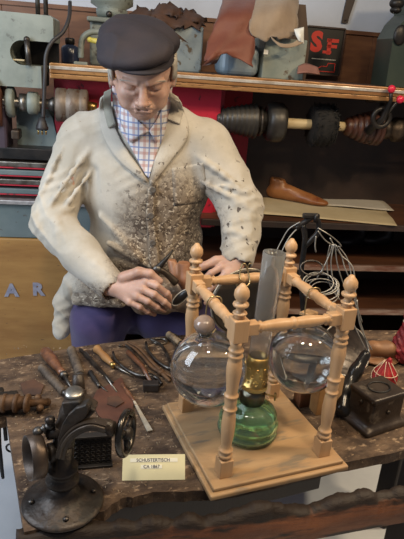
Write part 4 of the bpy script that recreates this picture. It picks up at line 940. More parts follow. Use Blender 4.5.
# wire hooks over the side rails
WIRE = mat('brass_wire', (.50, .40, .22), (.36, .27, .14), 20, .3, .9)
for u, ang in ((0, 1), (1, -1)):
    Tr = T @ Matrix.Translation((u*WD, WD/2, BZ+.330))
    q = MB(); P = [(.016, 0, -.012), (.014, 0, .010), (0, 0, .0155), (-.014, 0, .010), (-.017, 0, -.02), (-.014, 0, -.05), (0, 0, -.066), (.010, .004, -.060)]
    q.tube(spline(P, 5), .0016, 8, M=Tr); part(q, 'wire_hook', WIRE, sd, False, label='thin brass wire hook')
q = MB(); Tr = T @ Matrix.Translation((WD*.50, WD, BZ+.330)); P = [(-.012, -.016, .002), (-.010, -.004, .018), (-.004, 0, .034), (.004, 0, .034), (.010, -.004, .018), (.010, -.018, -.004), (-.008, -.020, -.014), (-.010, .018, -.016), (0, .020, -.028)]
q.tube(spline(P, 5), .0019, 8, M=Tr); part(q, 'wire_hook', WIRE, sd, False, label='pale brass wire hook on the back rail')

# water globes
GLASS = glassmat('clear_glass', (.97, .985, .98), 1.45, haze=.03); WATER = glassmat('water', (.985, .99, .985), 1.33)
def globe(u, zc_, label, neck):
    c = T @ Vector((u*WD, WD/2, 0)); c.z = zc_; r_ = .0815
    g = thing('water_globe', label, 'glass globe', c, SY, 'water globes on the stand' if False else None); Tg = WM[g.name] @ Matrix.Rotation(R(neck), 4, 'X') @ Matrix.Rotation(R(-13 if neck > 0 else 0), 4, 'Y')
    th_ = .0022; q = MB(); pr_o = []; n = 26; a_n = math.asin(.015/r_)
    for i in range(n+1):
        a_ = PI-(PI-a_n)*i/n; pr_o.append((max(1e-4, r_*math.sin(a_)), r_*math.cos(a_)))
    pr_o += [(.0135, r_+.012), (.0135, r_+.020), (.0160, r_+.023)]
    pr_i = []
    for i in range(n+1):
        a_ = PI-(PI-a_n)*i/n; pr_i.append((max(1e-4, (r_-th_)*math.sin(a_)), (r_-th_)*math.cos(a_)))
    pr_i += [(.0115, r_+.010), (.0115, r_+.0225)]
    q.lathe(pr_o+pr_i[::-1], 56, Tg, cap=False); part(q, 'glass', GLASS, g, False)
    Tw = WM[g.name]; rw = r_-th_-.0004; lv = .028; q = MB(); pr_ = []
    a0 = math.acos(lv/rw)
    for i in range(n+1):
        a_ = PI-(PI-a0)*i/n; pr_.append((max(1e-4, rw*math.sin(a_)), rw*math.cos(a_)))
    q.lathe(pr_+[(1e-4, lv)], 56, Tw, cap=False); part(q, 'water', WATER, g, False)
    return g, Tg, r_
g, Tg, r_ = globe(0, .752, 'left water-filled glass globe with smoky ball stopper on the stand', 10)
STOP = mat('smoky_brown_stopper', (.30, .22, .17), (.20, .14, .11), 18, .18, 0, coat=.6)
q = MB(); q.lathe([(1e-4, -.012), (.010, -.012), (.0105, 0), (.012, .002), (.019, .006), (.0215, .014), (.0205, .024), (.014, .031), (.006, .033), (1e-4, .033)], 24, Tg @ Matrix.Translation((0, 0, r_+.0225))); part(q, 'stopper', STOP, g, False, label='smoky brown ball stopper')
g, Tg, r_ = globe(1, .746, 'right water-filled glass globe closed with a wooden plug', -4)
q = MB(); q.lathe([(1e-4, -.012), (.0105, -.012), (.011, .001), (1e-4, .001)], 20, Tg @ Matrix.Translation((0, 0, r_+.0225))); q.box((0, 0, r_+.026), (.034, .028, .008), Tg, .002, .4); part(q, 'plug', mat('plug_wood', (.45, .27, .13), (.34, .2, .09), 12, .5), g, False, label='small wooden plug with square head')

# oil lamp
OC = Vector((.130, 1.077, TZ+.0222)); 
ol_ = thing('oil_lamp', 'green glass oil lamp with brass burner and tall chimney in the stand', 'oil lamp', OC); ol_.matrix_world = ol_.matrix_world @ Matrix.Rotation(R(1.8), 4, 'Y'); WM[ol_.name] = ol_.matrix_world.copy(); TL = WM[ol_.name]
GREEN = bpy.data.materials.new('green_glass'); GREEN.use_nodes = True; b = GREEN.node_tree.nodes['Principled BSDF']
b.inputs['Base Color'].default_value = (.64, .93, .62, 1); b.inputs['Transmission Weight'].default_value = .92; b.inputs['IOR'].default_value = 1.45; b.inputs['Roughness'].default_value = .05
po_ = [(1e-4, 0), (.058, 0), (.066, .004), (.069, .012), (.067, .019), (.0625, .024), (.0665, .029), (.0685, .035), (.066, .041), (.0605, .045), (.0625, .050), (.0620, .058), (.055, .068), (.041, .077), (.027, .082), (.022, .086)]
pi_ = [(.0195, .086), (.0245, .079), (.039, .073), (.052, .065), (.0585, .056), (.059, .050), (.0572, .045), (.0625, .039), (.0645, .034), (.0625, .029), (.0590, .024), (.0635, .018), (.065, .012), (.060, .0075), (1e-4, .006)]
q = MB(); q.lathe(po_+pi_, 48, TL, cap=False); fo = part(q, 'font', GREEN, ol_, False, label='green glass oil font')
OIL = glassmat('pale_green_oil', (.80, .94, .70), 1.40)
q = MB(); q.lathe([(1e-4, .0065), (.0595, .008), (.0640, .012), (.0625, .018), (.0580, .024), (.0615, .029), (.0635, .034), (1e-4, .036)], 40, TL, cap=False); part(q, 'oil', OIL, ol_, False)
q = MB(); pr_ = [(1e-4, .082), (.024, .082), (.027, .084), (.027, .090)]
for i in range(4): pr_ += [(.0285, .091+i*.004), (.0275, .094+i*.004)]
pr_ += [(.0285, .108), (.024, .112), (.022, .118), (1e-4, .118)]; q.lathe(pr_, 40, TL); part(q, 'collar', mat('dull_pewter_collar', (.20, .19, .15), (.12, .11, .08), 30, .35, .85), ol_, False, label='ribbed dull metal collar')
q = MB(); n = 48; pr_ = [(.021, .116), (.0275, .121), (.0285, .128), (.0265, .132), (.0262, .160), (.0235, .178), (.0225, .200)]
q.lathe([(1e-4, .116)]+pr_+[(.0205, .200), (.0215, .178), (.0235, .160), (.0235, .134), (1e-4, .134)], n, TL)
for k in range(n): q.box((.0285*math.cos(2*PI*k/n), .0285*math.sin(2*PI*k/n), .1255), (.0025, .0025, .009), TL)
for k in range(8):
    for j, (z, rr0, sz) in enumerate(((.143, .0268, .0052), (.158, .0262, .0042), (.172, .0248, .0038))):
        a_ = 2*PI*(k+.5*j)/8; Tk = TL @ Matrix.Rotation(a_, 4, 'Z') @ Matrix.Translation((rr0, 0, z)); q.torus((0, 0, 0), sz, .0012, Tk, 'x', 14, 6)
part(q, 'burner', BRASS, ol_, False, label='embossed brass burner gallery')
q = MB(); q.tube([TL @ Vector((.022, -.01, .112)), TL @ Vector((.046, -.02, .113))], .0018, 8); q.lathe([(1e-4, 0), (.009, 0), (.009, .003), (1e-4, .003)], 16, TL @ Matrix.Translation((.046, -.02, .113)) @ Matrix.Rotation(R(90), 4, 'Y')); part(q, 'wick_knob', BRASS, ol_, False)
CHIM = glassmat('chimney_glass', (.98, .97, .95), 1.20, .06, haze=.10)
q = MB(); q.lathe([(.0195, .172), (.0200, .196), (.0215, .215), (.0215, .30), (.0225, .36), (.0235, .436), (.0222, .436), (.0212, .36), (.0203, .30), (.0203, .215), (.0188, .196), (.0183, .172)], 40, TL, cap=False); q.f += [[len(q.v)-40+k, len(q.v)-40+(k+1) % 40, (k+1) % 40, k] for k in range(40)]; q.sm += [True]*40
part(q, 'chimney', CHIM, ol_, False, label='tall slightly hazy glass chimney')

# round reflector behind the chimney
c = T @ Vector((WD*.62, WD+.036, 0)); c.z = .826
rf = thing('reflector_disc', 'round dark metal reflector with pale rim hanging behind the lamp chimney', 'reflector', c, SY); Tr = WM[rf.name]
q = MB(); q.lathe([(1e-4, .004), (.078, 0), (.083, .003), (.083, .006), (.078, .004), (1e-4, .008)], 56, Tr @ Matrix.Rotation(R(90), 4, 'X')); part(q, 'disc', mat('dull_dark_disc', (.10, .085, .07), (.07, .06, .05), 8, .45, .5), rf, False)
q = MB(); q.torus((0, 0, 0), .084, .0026, Tr, 'y', 60, 8); part(q, 'rim', mat('pale_rim', (.42, .38, .31), (.30, .26, .20), 20, .4, .4), rf, False, label='pale metal rim')
q = MB(); q.tube([Tr @ Vector((0, 0, .084)), Tr @ Vector((0, -.006, .098)), Tr @ Vector((0, -.014, .104))], .0018, 8); part(q, 'hanger', WIRE, rf, False)

# ------------------------------------------------------------------ things on the bench, right of the stand
TI = mat('cast_black_iron', (.028, .020, .016), (.060, .044, .034), 9, .38, .35, .5, 60, c3=(.11, .09, .07), s3=26, t3=.62, rvar=.12)
bx_ = thing('iron_box', 'black cast iron box with an oval ring on its lid, right bench edge', 'box', onz(385, 418, TZ)); 
p0, p1, p2 = onz(372, 438, TZ), onz(343, 418, TZ), onz(404, 429, TZ)
ux = (p0-p1).normalized(); ang = math.atan2((p2-p0).y, (p2-p0).x); cen = (p1+p2)/2+Vector((.006, .012, 0))
TBX = Matrix.Translation((cen.x-.006, cen.y, TZ)) @ Matrix.Rotation(R(30), 4, 'Z') @ Matrix.Scale(1.13, 4)
s = SDF((-.075, -.062, -.004), (.075, .062, .10), .0022)
s.box((0, 0, .040), (.046, .036, .042), .006, 0).box((0, 0, .006), (.060, .046, .007), .006, .018).box((0, 0, .079), (.048, .038, .006), .004, .003)
part(s.mb(TBX), 'body', TI, bx_, False)
q = MB(); q.torus((0, 0, .086), .026, .0022, TBX, 'z', 36, 8, ry=.020); part(q, 'ring', IRONB, bx_, False)
q = MB(); [q.sphere((-.047, .0, .062), (.004, .005, .005), TBX), q.sphere((-.0, -.038, .045), (.005, .003, .005), TBX)]; part(q, 'rivets', IRON, bx_, False)
# black iron foot (a last standing sole up)
s = SDF((-.09, -.09, -.005), (.09, .12, .19), .0026)
s.chain([(-.028, -.045, .022), (-.018, -.01, .055), (.008, .020, .095), (.030, .040, .130)], [.022, .019, .0155, .0135], .014)
s.ell((-.02, -.030, .012), (.032, .036, .012), .012)
fc = onz(352, 414, TZ); 
single(s.mb(Matrix.Translation((fc.x, fc.y+.035, TZ))), 'shoe_anvil', mat('polished_black_iron', (.014, .013, .013), (.03, .027, .025), 9, .22, .4, .15, 60), 'polished black iron shoe foot leaning upwards behind the iron box', 'shoe anvil', loc=(fc.x, fc.y+.035, TZ))
# wooden blocks behind the stand
for k, (px, py, hh, ww, lab, m_) in enumerate(((318, 416, .085, .026, 'orange-brown wooden block behind the right front post of the stand', WOODY), (333, 414, .105, .020, 'pale upright wooden block between the stand and the iron foot', WOODP), (302, 408, .05, .03, 'dark reddish wooden block behind the stand under the right globe', WOODH))):
    c = onz(px, py, TZ); q = MB(); q.box((c.x, c.y+.02, TZ+hh/2), (ww, .035, hh), None, .002, R(20)); single(q, 'wooden_block', m_, lab, 'wood block')
# pan / coil of band behind
c = onz(345, 382, TZ)+Vector((0, .05, .075))
pn_ = thing('metal_pan', 'dark round metal pan with pale rim behind the right front post', 'pan', (c.x, c.y, TZ)); Tp = Matrix.Translation(c) @ Matrix.Rotation(R(48), 4, 'X') @ Matrix.Rotation(R(15), 4, 'Y')
q = MB(); q.lathe([(1e-4, -.020), (.055, -.018), (.072, .0), (.075, .001), (.058, -.022), (1e-4, -.024)], 40, Tp); part(q, 'bowl', TI, pn_, False)
q = MB(); q.torus((0, 0, .001), .075, .003, Tp, 'z', 44, 8); part(q, 'rim', STEEL, pn_, False, label='pale worn rim')
q = MB()
for s_ in (-1, 1): q.tube([c+Vector((s_*.03, .03, -.01)), Vector((c.x+s_*.04, c.y+.04, TZ))], .005, 8)
part(q, 'support', IRON, pn_, False)
# red net pincushions
NETR = mat('red_cloth', (.34, .012, .016), (.22, .008, .012), 12, .55, 0, .2, 80, c3=(.70, .25, .22), s3=60, t3=.66)
c = onz(386, 397, TZ)+Vector((.0, .04, .042)); rb = thing('red_pouch', 'small bright red pouch tied with pale thread behind the iron box', 'pouch', (c.x, c.y, TZ))
s = SDF((-.05, -.05, -.05), (.05, .05, .07), .0024); s.ell((0, 0, -.008), (.034, .030, .036), .01).cone((0, 0, .01), (.004, 0, .050), .020, .006, .012)
s.wrinkle(.0014, lambda X, Y, Z: np.sin(np.arctan2(Y, X)*9)); part(s.mb(Matrix.Translation(c)), 'cloth', NETR, rb, False)
q = MB(); TH_ = mat('pale_thread', (.62, .50, .36), rough=.7)
for k in range(8):
    a_ = 2*PI*k/8; q.tube(spline([c+Vector((.008*math.cos(a_), .008*math.sin(a_), .046)), c+Vector((.034*math.cos(a_+.5), .030*math.sin(a_+.5), .008)), c+Vector((.037*math.cos(a_+1.1), .033*math.sin(a_+1.1), -.016))], 4), .0009, 5)
q.torus(c+Vector((0, 0, .012)), .031, .0009, None, 'z', 28, 5); part(q, 'thread', TH_, rb, False)
c = onz(402, 368, TZ)+Vector((.012, .04, .055)); rb = thing('red_pouch', 'tall dark red knotted net pouch at the right picture edge', 'pouch', (c.x, c.y, TZ))
s = SDF((-.06, -.06, -.065), (.06, .06, .12), .0028); s.ell((0, 0, -.01), (.042, .040, .048), .01).cone((0, 0, .03), (-.004, 0, .085), .030, .014, .015).ell((-.002, 0, .095), (.020, .018, .016), .006)
s.wrinkle(.0035, lambda X, Y, Z: np.sin(X*190+Z*120)*np.sin(Y*190-Z*150)+.3*np.sin(Z*260)); part(s.mb(Matrix.Translation(c)), 'net', mat('dark_red_net', (.25, .012, .018), (.12, .008, .012), 40, .6, 0, .6, 120, c3=(.5, .16, .14), s3=70, t3=.64), rb, False)
q = MB(); q.torus(c+Vector((-.003, 0, .078)), .016, .003, None, 'z', 20, 6); part(q, 'cord', TH_, rb, False)
c = onz(384, 372, TZ); q = MB(); s = SDF((-.08, -.05, -.01), (.08, .06, .07), .003)
s.chain([(-.05, 0, .018), (-.02, .01, .040), (.02, .0, .046), (.055, .01, .02)], [.016, .020, .020, .012], .015).ell((0, 0, .008), (.06, .035, .010), .01).wrinkle(.002, lambda X, Y, Z: np.sin(X*90+Z*60)*np.sin(Y*110))
single(s.mb(Matrix.Translation((c.x, c.y+.06, TZ))), 'leather_scrap', mat('light_brown_leather', (.26, .13, .06), (.18, .085, .04), 10, .55, 0, .3, 60), 'crumpled light brown leather lump behind the red pouches', 'leather scrap')

# wire rack: black iron hook bar with loops of pale wire
bt = at(300, 345, 1.40); bt.z = TZ
rk = thing('wire_rack', 'black iron stand with bundles of pale wire loops behind the lamp stand', 'wire rack', (bt.x, bt.y, TZ))
Y0 = 1.42
q = MB(); q.tube(spline([(bt.x, Y0-.02, TZ), at(303, 320, Y0), at(301, 275, Y0), at(305, 240, Y0), at(303, 225, Y0)], 5), .0075, 10)
q.tube(spline([at(296, 228, Y0), at(305, 222, Y0), at(313, 217, Y0), at(318, 221, Y0), at(318, 232, Y0), at(311, 240, Y0), at(305, 246, Y0)], 5), .0075, 10)
q.lathe([(1e-4, 0), (.045, 0), (.045, .006), (.012, .012), (1e-4, .012)], 28, Matrix.Translation((bt.x, Y0-.02, TZ))); part(q, 'hook_bar', IRONB, rk, False)
q = MB(); q.box(at(311, 216, Y0), (.045, .016, .014), None, .004, R(10)); q.tube([at(315, 222, Y0-.01), at(317, 214, Y0-.01)], .005, 8); part(q, 'clamp', IRONB, rk, False)
WW = mat('pale_zinc_wire', (.40, .38, .34), (.24, .22, .19), 30, .4, .5)
wires = [[(300, 222), (289, 229), (282, 240), (276, 252)], [(306, 221), (293, 233), (286, 243), (279, 258)],
 [(318, 228), (328, 234), (336, 240), (341, 246), (335, 246), (330, 238)], [(318, 231), (325, 240), (333, 246), (341, 255), (345, 268), (352, 285), (357, 310), (366, 340)],
 [(333, 244), (328, 258), (322, 270), (317, 278)], [(334, 244), (331, 262), (333, 280), (337, 296)], [(335, 244), (337, 262), (342, 280), (347, 290)],
 [(336, 245), (342, 256), (349, 262), (354, 272), (356, 300), (362, 322)], [(316, 236), (315, 246), (316, 252)], [(330, 245), (327, 262), (330, 285), (340, 300)],
 [(338, 246), (347, 258), (351, 275), (350, 295)], [(357, 300), (360, 325), (372, 350)], [(355, 298), (352, 318), (366, 350)]]
for i, wl in enumerate(wires):
    q = MB(); q.tube(spline([at(x, y, Y0-.01+.012*math.sin(i*2.1+k*.8)) for k, (x, y) in enumerate(wl)], 6), .0017, 6); part(q, 'wire', WW, rk, False)
for i in range(6):
    cc = at(318+i*1.3, 284+random.uniform(-4, 4)+i, Y0-.02); tt = Matrix.Translation(cc) @ Matrix.Rotation(R(55+random.uniform(-12, 12)), 4, 'X') @ Matrix.Rotation(random.uniform(-.2, .2), 4, 'Y')
    q = MB(); q.torus((0, 0, 0), .046+random.uniform(-.006, .006), .0016, tt, 'z', 36, 6, ry=.03); part(q, 'wire_coil', WW, rk, False)
cc = at(312, 268, Y0-.02); q = MB(); q.torus((0, 0, 0), .030, .0026, Matrix.Translation(cc) @ Matrix.Rotation(R(60), 4, 'X'), 'z', 36, 8, ry=.02); part(q, 'ring', STEELD, rk, False)

# ------------------------------------------------------------------ sign card
q0 = onz(122, 481, TZ); q1 = onz(185, 480, TZ); dx = (q1-q0); an = math.atan2(dx.y, dx.x); wd = dx.length
up = at(122, 457.5, q0.y+.012)
ca = thing('sign_card', 'cream card with two printed lines propped at the front of the bench', 'sign', (q0.x, q0.y, TZ+.001), an)
tilt = R(38); hh = .050; TC = WM[ca.name] @ Matrix.Rotation(tilt, 4, 'X')
CARD = mat('cream_card', (.70, .64, .40), (.66, .60, .38), 3, .5); q = MB(); q.box((wd/2, .0, hh/2), (wd, .0012, hh), Matrix.Identity(4)); 
TC = WM[ca.name] @ Matrix.Rotation(-tilt, 4, 'X'); q = MB(); q.box((wd/2, 0, hh/2), (wd, .0014, hh), TC); part(q, 'card', CARD, ca, False)
q = MB(); q.box((wd/2, .016, .0008), (wd*.4, .026, .0015), WM[ca.name]); q.box((wd/2, .028, .013), (wd*.4, .0015, .026), WM[ca.name]); part(q, 'prop', CARD, ca, False)
q = MB(); q.box((wd*.50, -.0010, hh*.775), (wd*.76, .0006, hh*.15), TC); q.box((wd*.46, -.0010, hh*.52), (wd*.34, .0006, hh*.15), TC); part(q, 'label_strip', mat('white_label', (.78, .75, .62), rough=.5), ca, False)
INK = mat('print_ink', (.03, .03, .05), rough=.6)
for tx, ux_, vz in (('SCHUSTERTISCH', .485, .775), ('CA 1867', .46, .52)):
    part(text_mb(tx, .0092, TC @ Matrix.Translation((wd*ux_, -.0015, hh*vz)) @ Matrix.Rotation(PI/2, 4, 'X'), .0001, .00012), 'lettering', INK, ca, False)

# ------------------------------------------------------------------ eyelet machine
MC = onz(63, 501.5, TZ); em = thing('eyeletting_machine', 'dark cast iron bench eyelet press with handwheel and cup at the front corner', 'press', (MC.x, MC.y, TZ)); TE = WM[em.name]
EI = mat('worn_dark_casting', (.020, .015, .012), (.052, .036, .026), 12, .45, .3, .9, 70, c3=(.022, .018, .015), s3=24, t3=.56, rvar=.14)
def ep(mb, n, m_=EI, **k): return part(mb, n, m_, em, False, **k)
q = MB(); q.lathe([(1e-4, 0), (.076, 0), (.077, .002), (.076, .005), (.068, .008), (.048, .013), (.034, .020), (.026, .032), (.024, .046), (1e-4, .046)], 56, TE); ep(q, 'base')
for a_ in (20, 110, 200, 290):
    q = MB(); q.lathe([(.0055, 0), (.0055, .003), (.003, .005), (1e-4, .005)], 12, TE @ Matrix.Translation((.058*math.cos(R(a_)), .058*math.sin(R(a_)), .0115))); ep(q, 'bolt', STEELD)
q = MB(); q.lathe([(1e-4, .044), (.024, .044), (.031, .050), (.031, .058), (.024, .063), (.024, .072), (.029, .076), (.029, .083), (.022, .088), (.021, .130), (1e-4, .130)], 36, TE); ep(q, 'column')
def ew(px, py, dy=0.0): return at(px, py, MC.y+dy)
# swept frame: curved C-shaped casting leaning to the right
s = SDF(tuple(MC+Vector((-.06, -.06, .08))), tuple(MC+Vector((.16, .10, .30))), .0024)
s.chain([ew(63, 450, .005), ew(65, 430, .008), ew(70, 412, .012), ew(73, 398, .014)], [.021, .019, .017, .014], .010)
s.box(ew(75, 402, .0), (.017, .022, .014), .003, .004, rot=(0, R(-12), 0)).box(ew(84, 410, .004), (.014, .016, .022), .003, .004, rot=(0, R(35), 0))
s.cone(ew(92, 424, .012), ew(108, 426, .012), .012, .013, .006); ep(s.mb(), 'frame')
def plate(pts, dy, t_, nm, m_=EI):
    q = MB(); P = [ew(px, py, dy) for px, py in pts]; n = len(P); cc_ = sum(P, Vector())/n
    vs = [cc_+(p-cc_)*.93 for p in P]+[p+Vector((0, t_*.12, 0)) for p in P]+[p+Vector((.002, t_, 0)) for p in P]
    q.add(vs, [list(range(n))[::-1], list(range(2*n, 3*n))]+[[i+o_, (i+1) % n+o_, (i+1) % n+n+o_, i+n+o_] for i in range(n) for o_ in (0, n)]); ep(q, nm, m_)
plate([(57, 449), (58, 438), (62, 425), (68, 415), (76, 408), (86, 405), (89, 408), (87, 415), (84, 419), (76, 424), (70, 431), (66, 440), (63, 450)], -.030, .020, 'side_plate')
arc = spline([ew(px, py, -.030) for px, py in ((61, 456), (64, 444), (71, 434), (81, 427), (93, 424), (106, 427))], 6)
q = MB(); q.tube(arc, [.0115]*len(arc), 4, smooth=False); q.tube([p+Vector((0, -.011, .004)) for p in arc], .0030, 8); ep(q, 'curved_arm', mat('rubbed_iron_edge', (.075, .055, .040), (.035, .026, .020), 14, .40, .5, .6, 70))
q = MB(); p = ew(74, 392, .0); q.lathe([(1e-4, -.010), (.011, -.010), (.0165, -.003), (.0165, .000), (.012, .0025), (1e-4, .003)], 28, Matrix.Translation(p) @ Matrix.Rotation(R(12), 4, 'X')); ep(q, 'cap', STEEL, label='bright steel cap')
q = MB(); q.tube([ew(79, 393, .04), ew(78, 374, .05)], [.012, .010], 14); q.tube([ew(79, 400, .03), ew(79, 390, .04)], .014, 12); ep(q, 'plunger')
# cup at the left: short drum on a horizontal shaft
c = ew(32, 457, -.03); ax_ = Vector((1, .62, -.08)).normalized(); TCp = Matrix.Translation(c) @ ax_.to_track_quat('Z', 'Y').to_matrix().to_4x4()
q = MB(); q.lathe([(.0385, -.008), (.0400, -.008), (.0405, .015), (.037, .019), (1e-4, .019), (1e-4, .013), (.034, .013), (.0365, .009)], 44, TCp, cap=False); q.f += [[k, (k+1) % 44, (len(q.v)-44)+(k+1) % 44, (len(q.v)-44)+k] for k in range(44)]; q.sm += [True]*44; ep(q, 'cup', mat('brown_worn_steel', (.11, .075, .052), (.05, .036, .028), 14, .42, .6, .25, 60))
q = MB(); q.tube([c+ax_*.017, c+ax_*.060], .012, 14); q.lathe([(.013, 0), (.018, .002), (.018, .010), (.013, .012)], 20, Matrix.Translation(c+ax_*.028) @ ax_.to_track_quat('Z', 'Y').to_matrix().to_4x4()); ep(q, 'cup_shaft')
# thumb screws above the cup
for (a_, b_, n_) in (((38, 431), (52, 426), 'thumb_screw'), ((50, 420), (50, 432), 'thumb_screw')):
    q = MB(); A_, B2 = ew(*a_, -.01), ew(*b_, 0); q.tube([A_, B2], .006, 10); q.sphere(A_, (.0095, .0095, .008)); dd = (B2-A_).normalized(); q.lathe([(1e-4, 0), (.009, 0), (.009, .005), (1e-4, .005)], 14, Matrix.Translation(A_.lerp(B2, .35)) @ dd.to_track_quat('Z', 'Y').to_matrix().to_4x4()); ep(q, n_, STEELD)
q = MB(); q.tube([ew(48, 433, 0), ew(66, 430, 0)], .013, 12); ep(q, 'arm')
# handwheel at the right
c = ew(126, 433, .02); aw = Vector((1, -.20, .10)).normalized(); TWh = Matrix.Translation(c) @ aw.to_track_quat('Z', 'Y').to_matrix().to_4x4()
q = MB(); q.torus((0, 0, 0), .0385, .0068, TWh, 'z', 44, 12); hw = ep(q, 'handwheel', mat('polished_iron_wheel', (.10, .09, .08), (.05, .045, .04), 14, .25, .9, .1, 60))
for k in range(3):
    a_ = 2*PI*k/3+.4; q = MB(); q.tube([TWh @ Vector((.006*math.cos(a_), .006*math.sin(a_), 0)), TWh @ Vector((.036*math.cos(a_), .036*math.sin(a_), 0))], [.0055, .0045], 10); part(q, 'spoke', EI, hw, False)
q = MB(); q.lathe([(1e-4, -.010), (.012, -.010), (.012, .008), (.007, .012), (1e-4, .012)], 22, TWh); part(q, 'hub', EI, hw, False)
q = MB(); q.tube([c-aw*.008, ew(104, 428, .01)], .0085, 12); q.lathe([(.009, 0), (.014, .002), (.014, .012), (.009, .014)], 18, Matrix.Translation(ew(108, 428, .012)) @ aw.to_track_quat('Z', 'Y').to_matrix().to_4x4()); ep(q, 'wheel_shaft')
# patterned black plate behind it
pl = onz(92, 472, TZ); TPl = Matrix.Translation((pl.x, pl.y+.025, TZ)) @ Matrix.Rotation(R(14), 4, 'Z') 
q = MB(); q.box((-.004, 0, .039), (.078, .012, .076), TPl, .002)
q.box((-.004, -.007, .003), (.082, .018, .006), TPl, .001); q.box((-.004, -.007, .076), (.082, .012, .005), TPl, .001)
for i in range(7):
    for j in range(6): q.torus((-.037+i*.011, -.0065, .011+j*.0115), .0042, .0012, TPl, 'y', 10, 5)
ep(q, 'ornamented_plate', IRONB, label='black openwork cast plate')

# ------------------------------------------------------------------ rusty screw clamp at the left edge
vt = onz(22, 412, TZ); vc = thing('screw_clamp', 'rusty screw clamp lying over the left edge of the bench', 'clamp', (vt.x, vt.y, TZ))
def vp(px, py, z): return onz(px, py, TZ+z)
q = MB(); q.tube([vp(-14, 404, .030), vp(12, 402, .030), vp(30, 403, .026)], [.020, .018, .014], 14); 
for px in (2, 14, 25): q.lathe([(.016, 0), (.022, .002), (.022, .009), (.016, .011)], 20, Matrix.Translation(vp(px, 403, .029)) @ Matrix.Rotation(PI/2, 4, 'Y'))
part(q, 'screw', RUST, vc, False)
q = MB(); q.tube([vp(28, 403, .024), vp(48, 402, .016)], [.010, .009], 12); q.sphere(vp(38, 398, .020), .009); q.sphere(vp(40, 408, .014), .009); q.sphere(vp(47, 402, .014), .010); part(q, 'spindle_end', RUST, vc, False)
q = MB(); q.box(vp(2, 402, .026), (.075, .034, .040), None, .006, R(20)); q.box(vp(-8, 408, -.02), (.06, .03, .10), None, .006, R(20)); part(q, 'jaw', IRON, vc, False)
q = MB(); q.tube([vp(-4, 420, -.01), at(-2, 445, vt.y-.03), at(3, 478, vt.y-.03)], [.011, .008, .004], 10); q.tube([vp(4, 418, -.012), at(6, 440, vt.y-.02)], .005, 8); part(q, 'hanging_rod', IRONB, vc, False)
q = MB(); q.torus(at(11, 448, vt.y-.04), .011, .0024, None, 'y', 22, 8); part(q, 'ring', IRONB, vc, False)

# ------------------------------------------------------------------ hand tools on the bench
def lay(px, py, z=.0): return onz(px, py, TZ+z)
def handled(name, label, cat, a, b_, r_, c, mh, mt, prof='bulb', zt_=.004, ferr=True, group=None, blade=None):
    """a tool lying on the bench: handle from a to b, steel from b to c (pixels of its axis on the bench)"""
    A_, B2, C_ = lay(*a, r_*.95), lay(*b_, r_*.75), lay(*c, zt_); t_ = thing(name, label, cat, (A_.x, A_.y, TZ), 0, group)
    dd = (B2-A_); Lh = dd.length; M_ = Matrix.Translation(A_) @ dd.to_track_quat('Z', 'Y').to_matrix().to_4x4()
    q = MB()
    if prof == 'bulb': pr_ = [(1e-4, 0), (.6*r_, .01*Lh), (.92*r_, .08*Lh), (r_, .2*Lh), (.95*r_, .4*Lh), (.75*r_, .65*Lh), (.55*r_, .82*Lh), (.62*r_, .88*Lh), (.6*r_, Lh), (1e-4, Lh)]
    elif prof == 'wrap':
        pr_ = [(1e-4, 0), (.8*r_, 0)]; n_ = 12
        for i in range(n_): pr_ += [(.85*r_, (i+.1)/n_*Lh), (r_, (i+.5)/n_*Lh), (.85*r_, (i+.9)/n_*Lh)]
        pr_ += [(.7*r_, Lh), (1e-4, Lh)]
    else: pr_ = [(1e-4, 0), (.8*r_, .01*Lh), (r_, .06*Lh), (.72*r_, .3*Lh), (.9*r_, .6*Lh), (.6*r_, .92*Lh), (.6*r_, Lh), (1e-4, Lh)]
    q.lathe(pr_, 20, M_); part(q, 'handle', mh, t_, False)
    if ferr: q = MB(); q.lathe([(.62*r_, 0), (.66*r_, .002), (.60*r_, .014), (1e-4, .014)], 18, Matrix.Translation(B2) @ dd.to_track_quat('Z', 'Y').to_matrix().to_4x4()); part(q, 'ferrule', BRASS if ferr == 2 else STEELD, t_, False)
    q = MB()
    if blade:
        u_ = (C_-B2).normalized(); sd_ = u_.cross(Vector((0, 0, 1))).normalized(); w0, w1 = blade; tk = Vector((0, 0, .0016)); bz = B2.copy(); bz.z = C_.z
        vs = [bz-sd_*w0, bz+sd_*w0, C_+sd_*w1, C_-sd_*w1]; q.add([v-tk for v in vs]+[v+tk for v in vs], [[0, 1, 2, 3], [7, 6, 5, 4], [0, 4, 5, 1], [1, 5, 6, 2], [2, 6, 7, 3], [3, 7, 4, 0]])
    else: q.tube([B2+(C_-B2)*.02, B2.lerp(C_, .5), C_], [.30*r_+.0012, .22*r_+.001, .0010], 10)
    part(q, 'blade', mt, t_, False); return t_
GRIP = mat('grey_wrapped_cord', (.14, .105, .075), (.05, .036, .026), 30, .7, 0, .6, 90)
handled('awl', 'stout awl with dark brown bulbous handle, leftmost on the bench', 'awl', (44, 350), (63, 374), .0165, (74, 392), WOODH, STEELD, 'bulb')
handled('awl', 'grey cord-wrapped awl beside the stout brown one', 'awl', (41, 367), (64, 392), .0110, (72, 402), GRIP, STEELD, 'wrap')
handled('rasp', 'cord-wrapped rasp pointing to the eyelet press', 'rasp', (71, 349), (80, 374), .0130, (82, 400), GRIP, IRON, 'wrap', blade=(.006, .006))
handled('awl', 'awl with yellow-brown handle lying beside the scissors', 'awl', (96, 348), (112, 364), .0125, (134, 377), WOODY, STEEL, 'waist', ferr=2)
handled('awl', 'small dark-handled awl between the rasp and the long file', 'awl', (90, 372), (98, 384), .0080, (108, 392), IRONB, STEELD, 'waist')
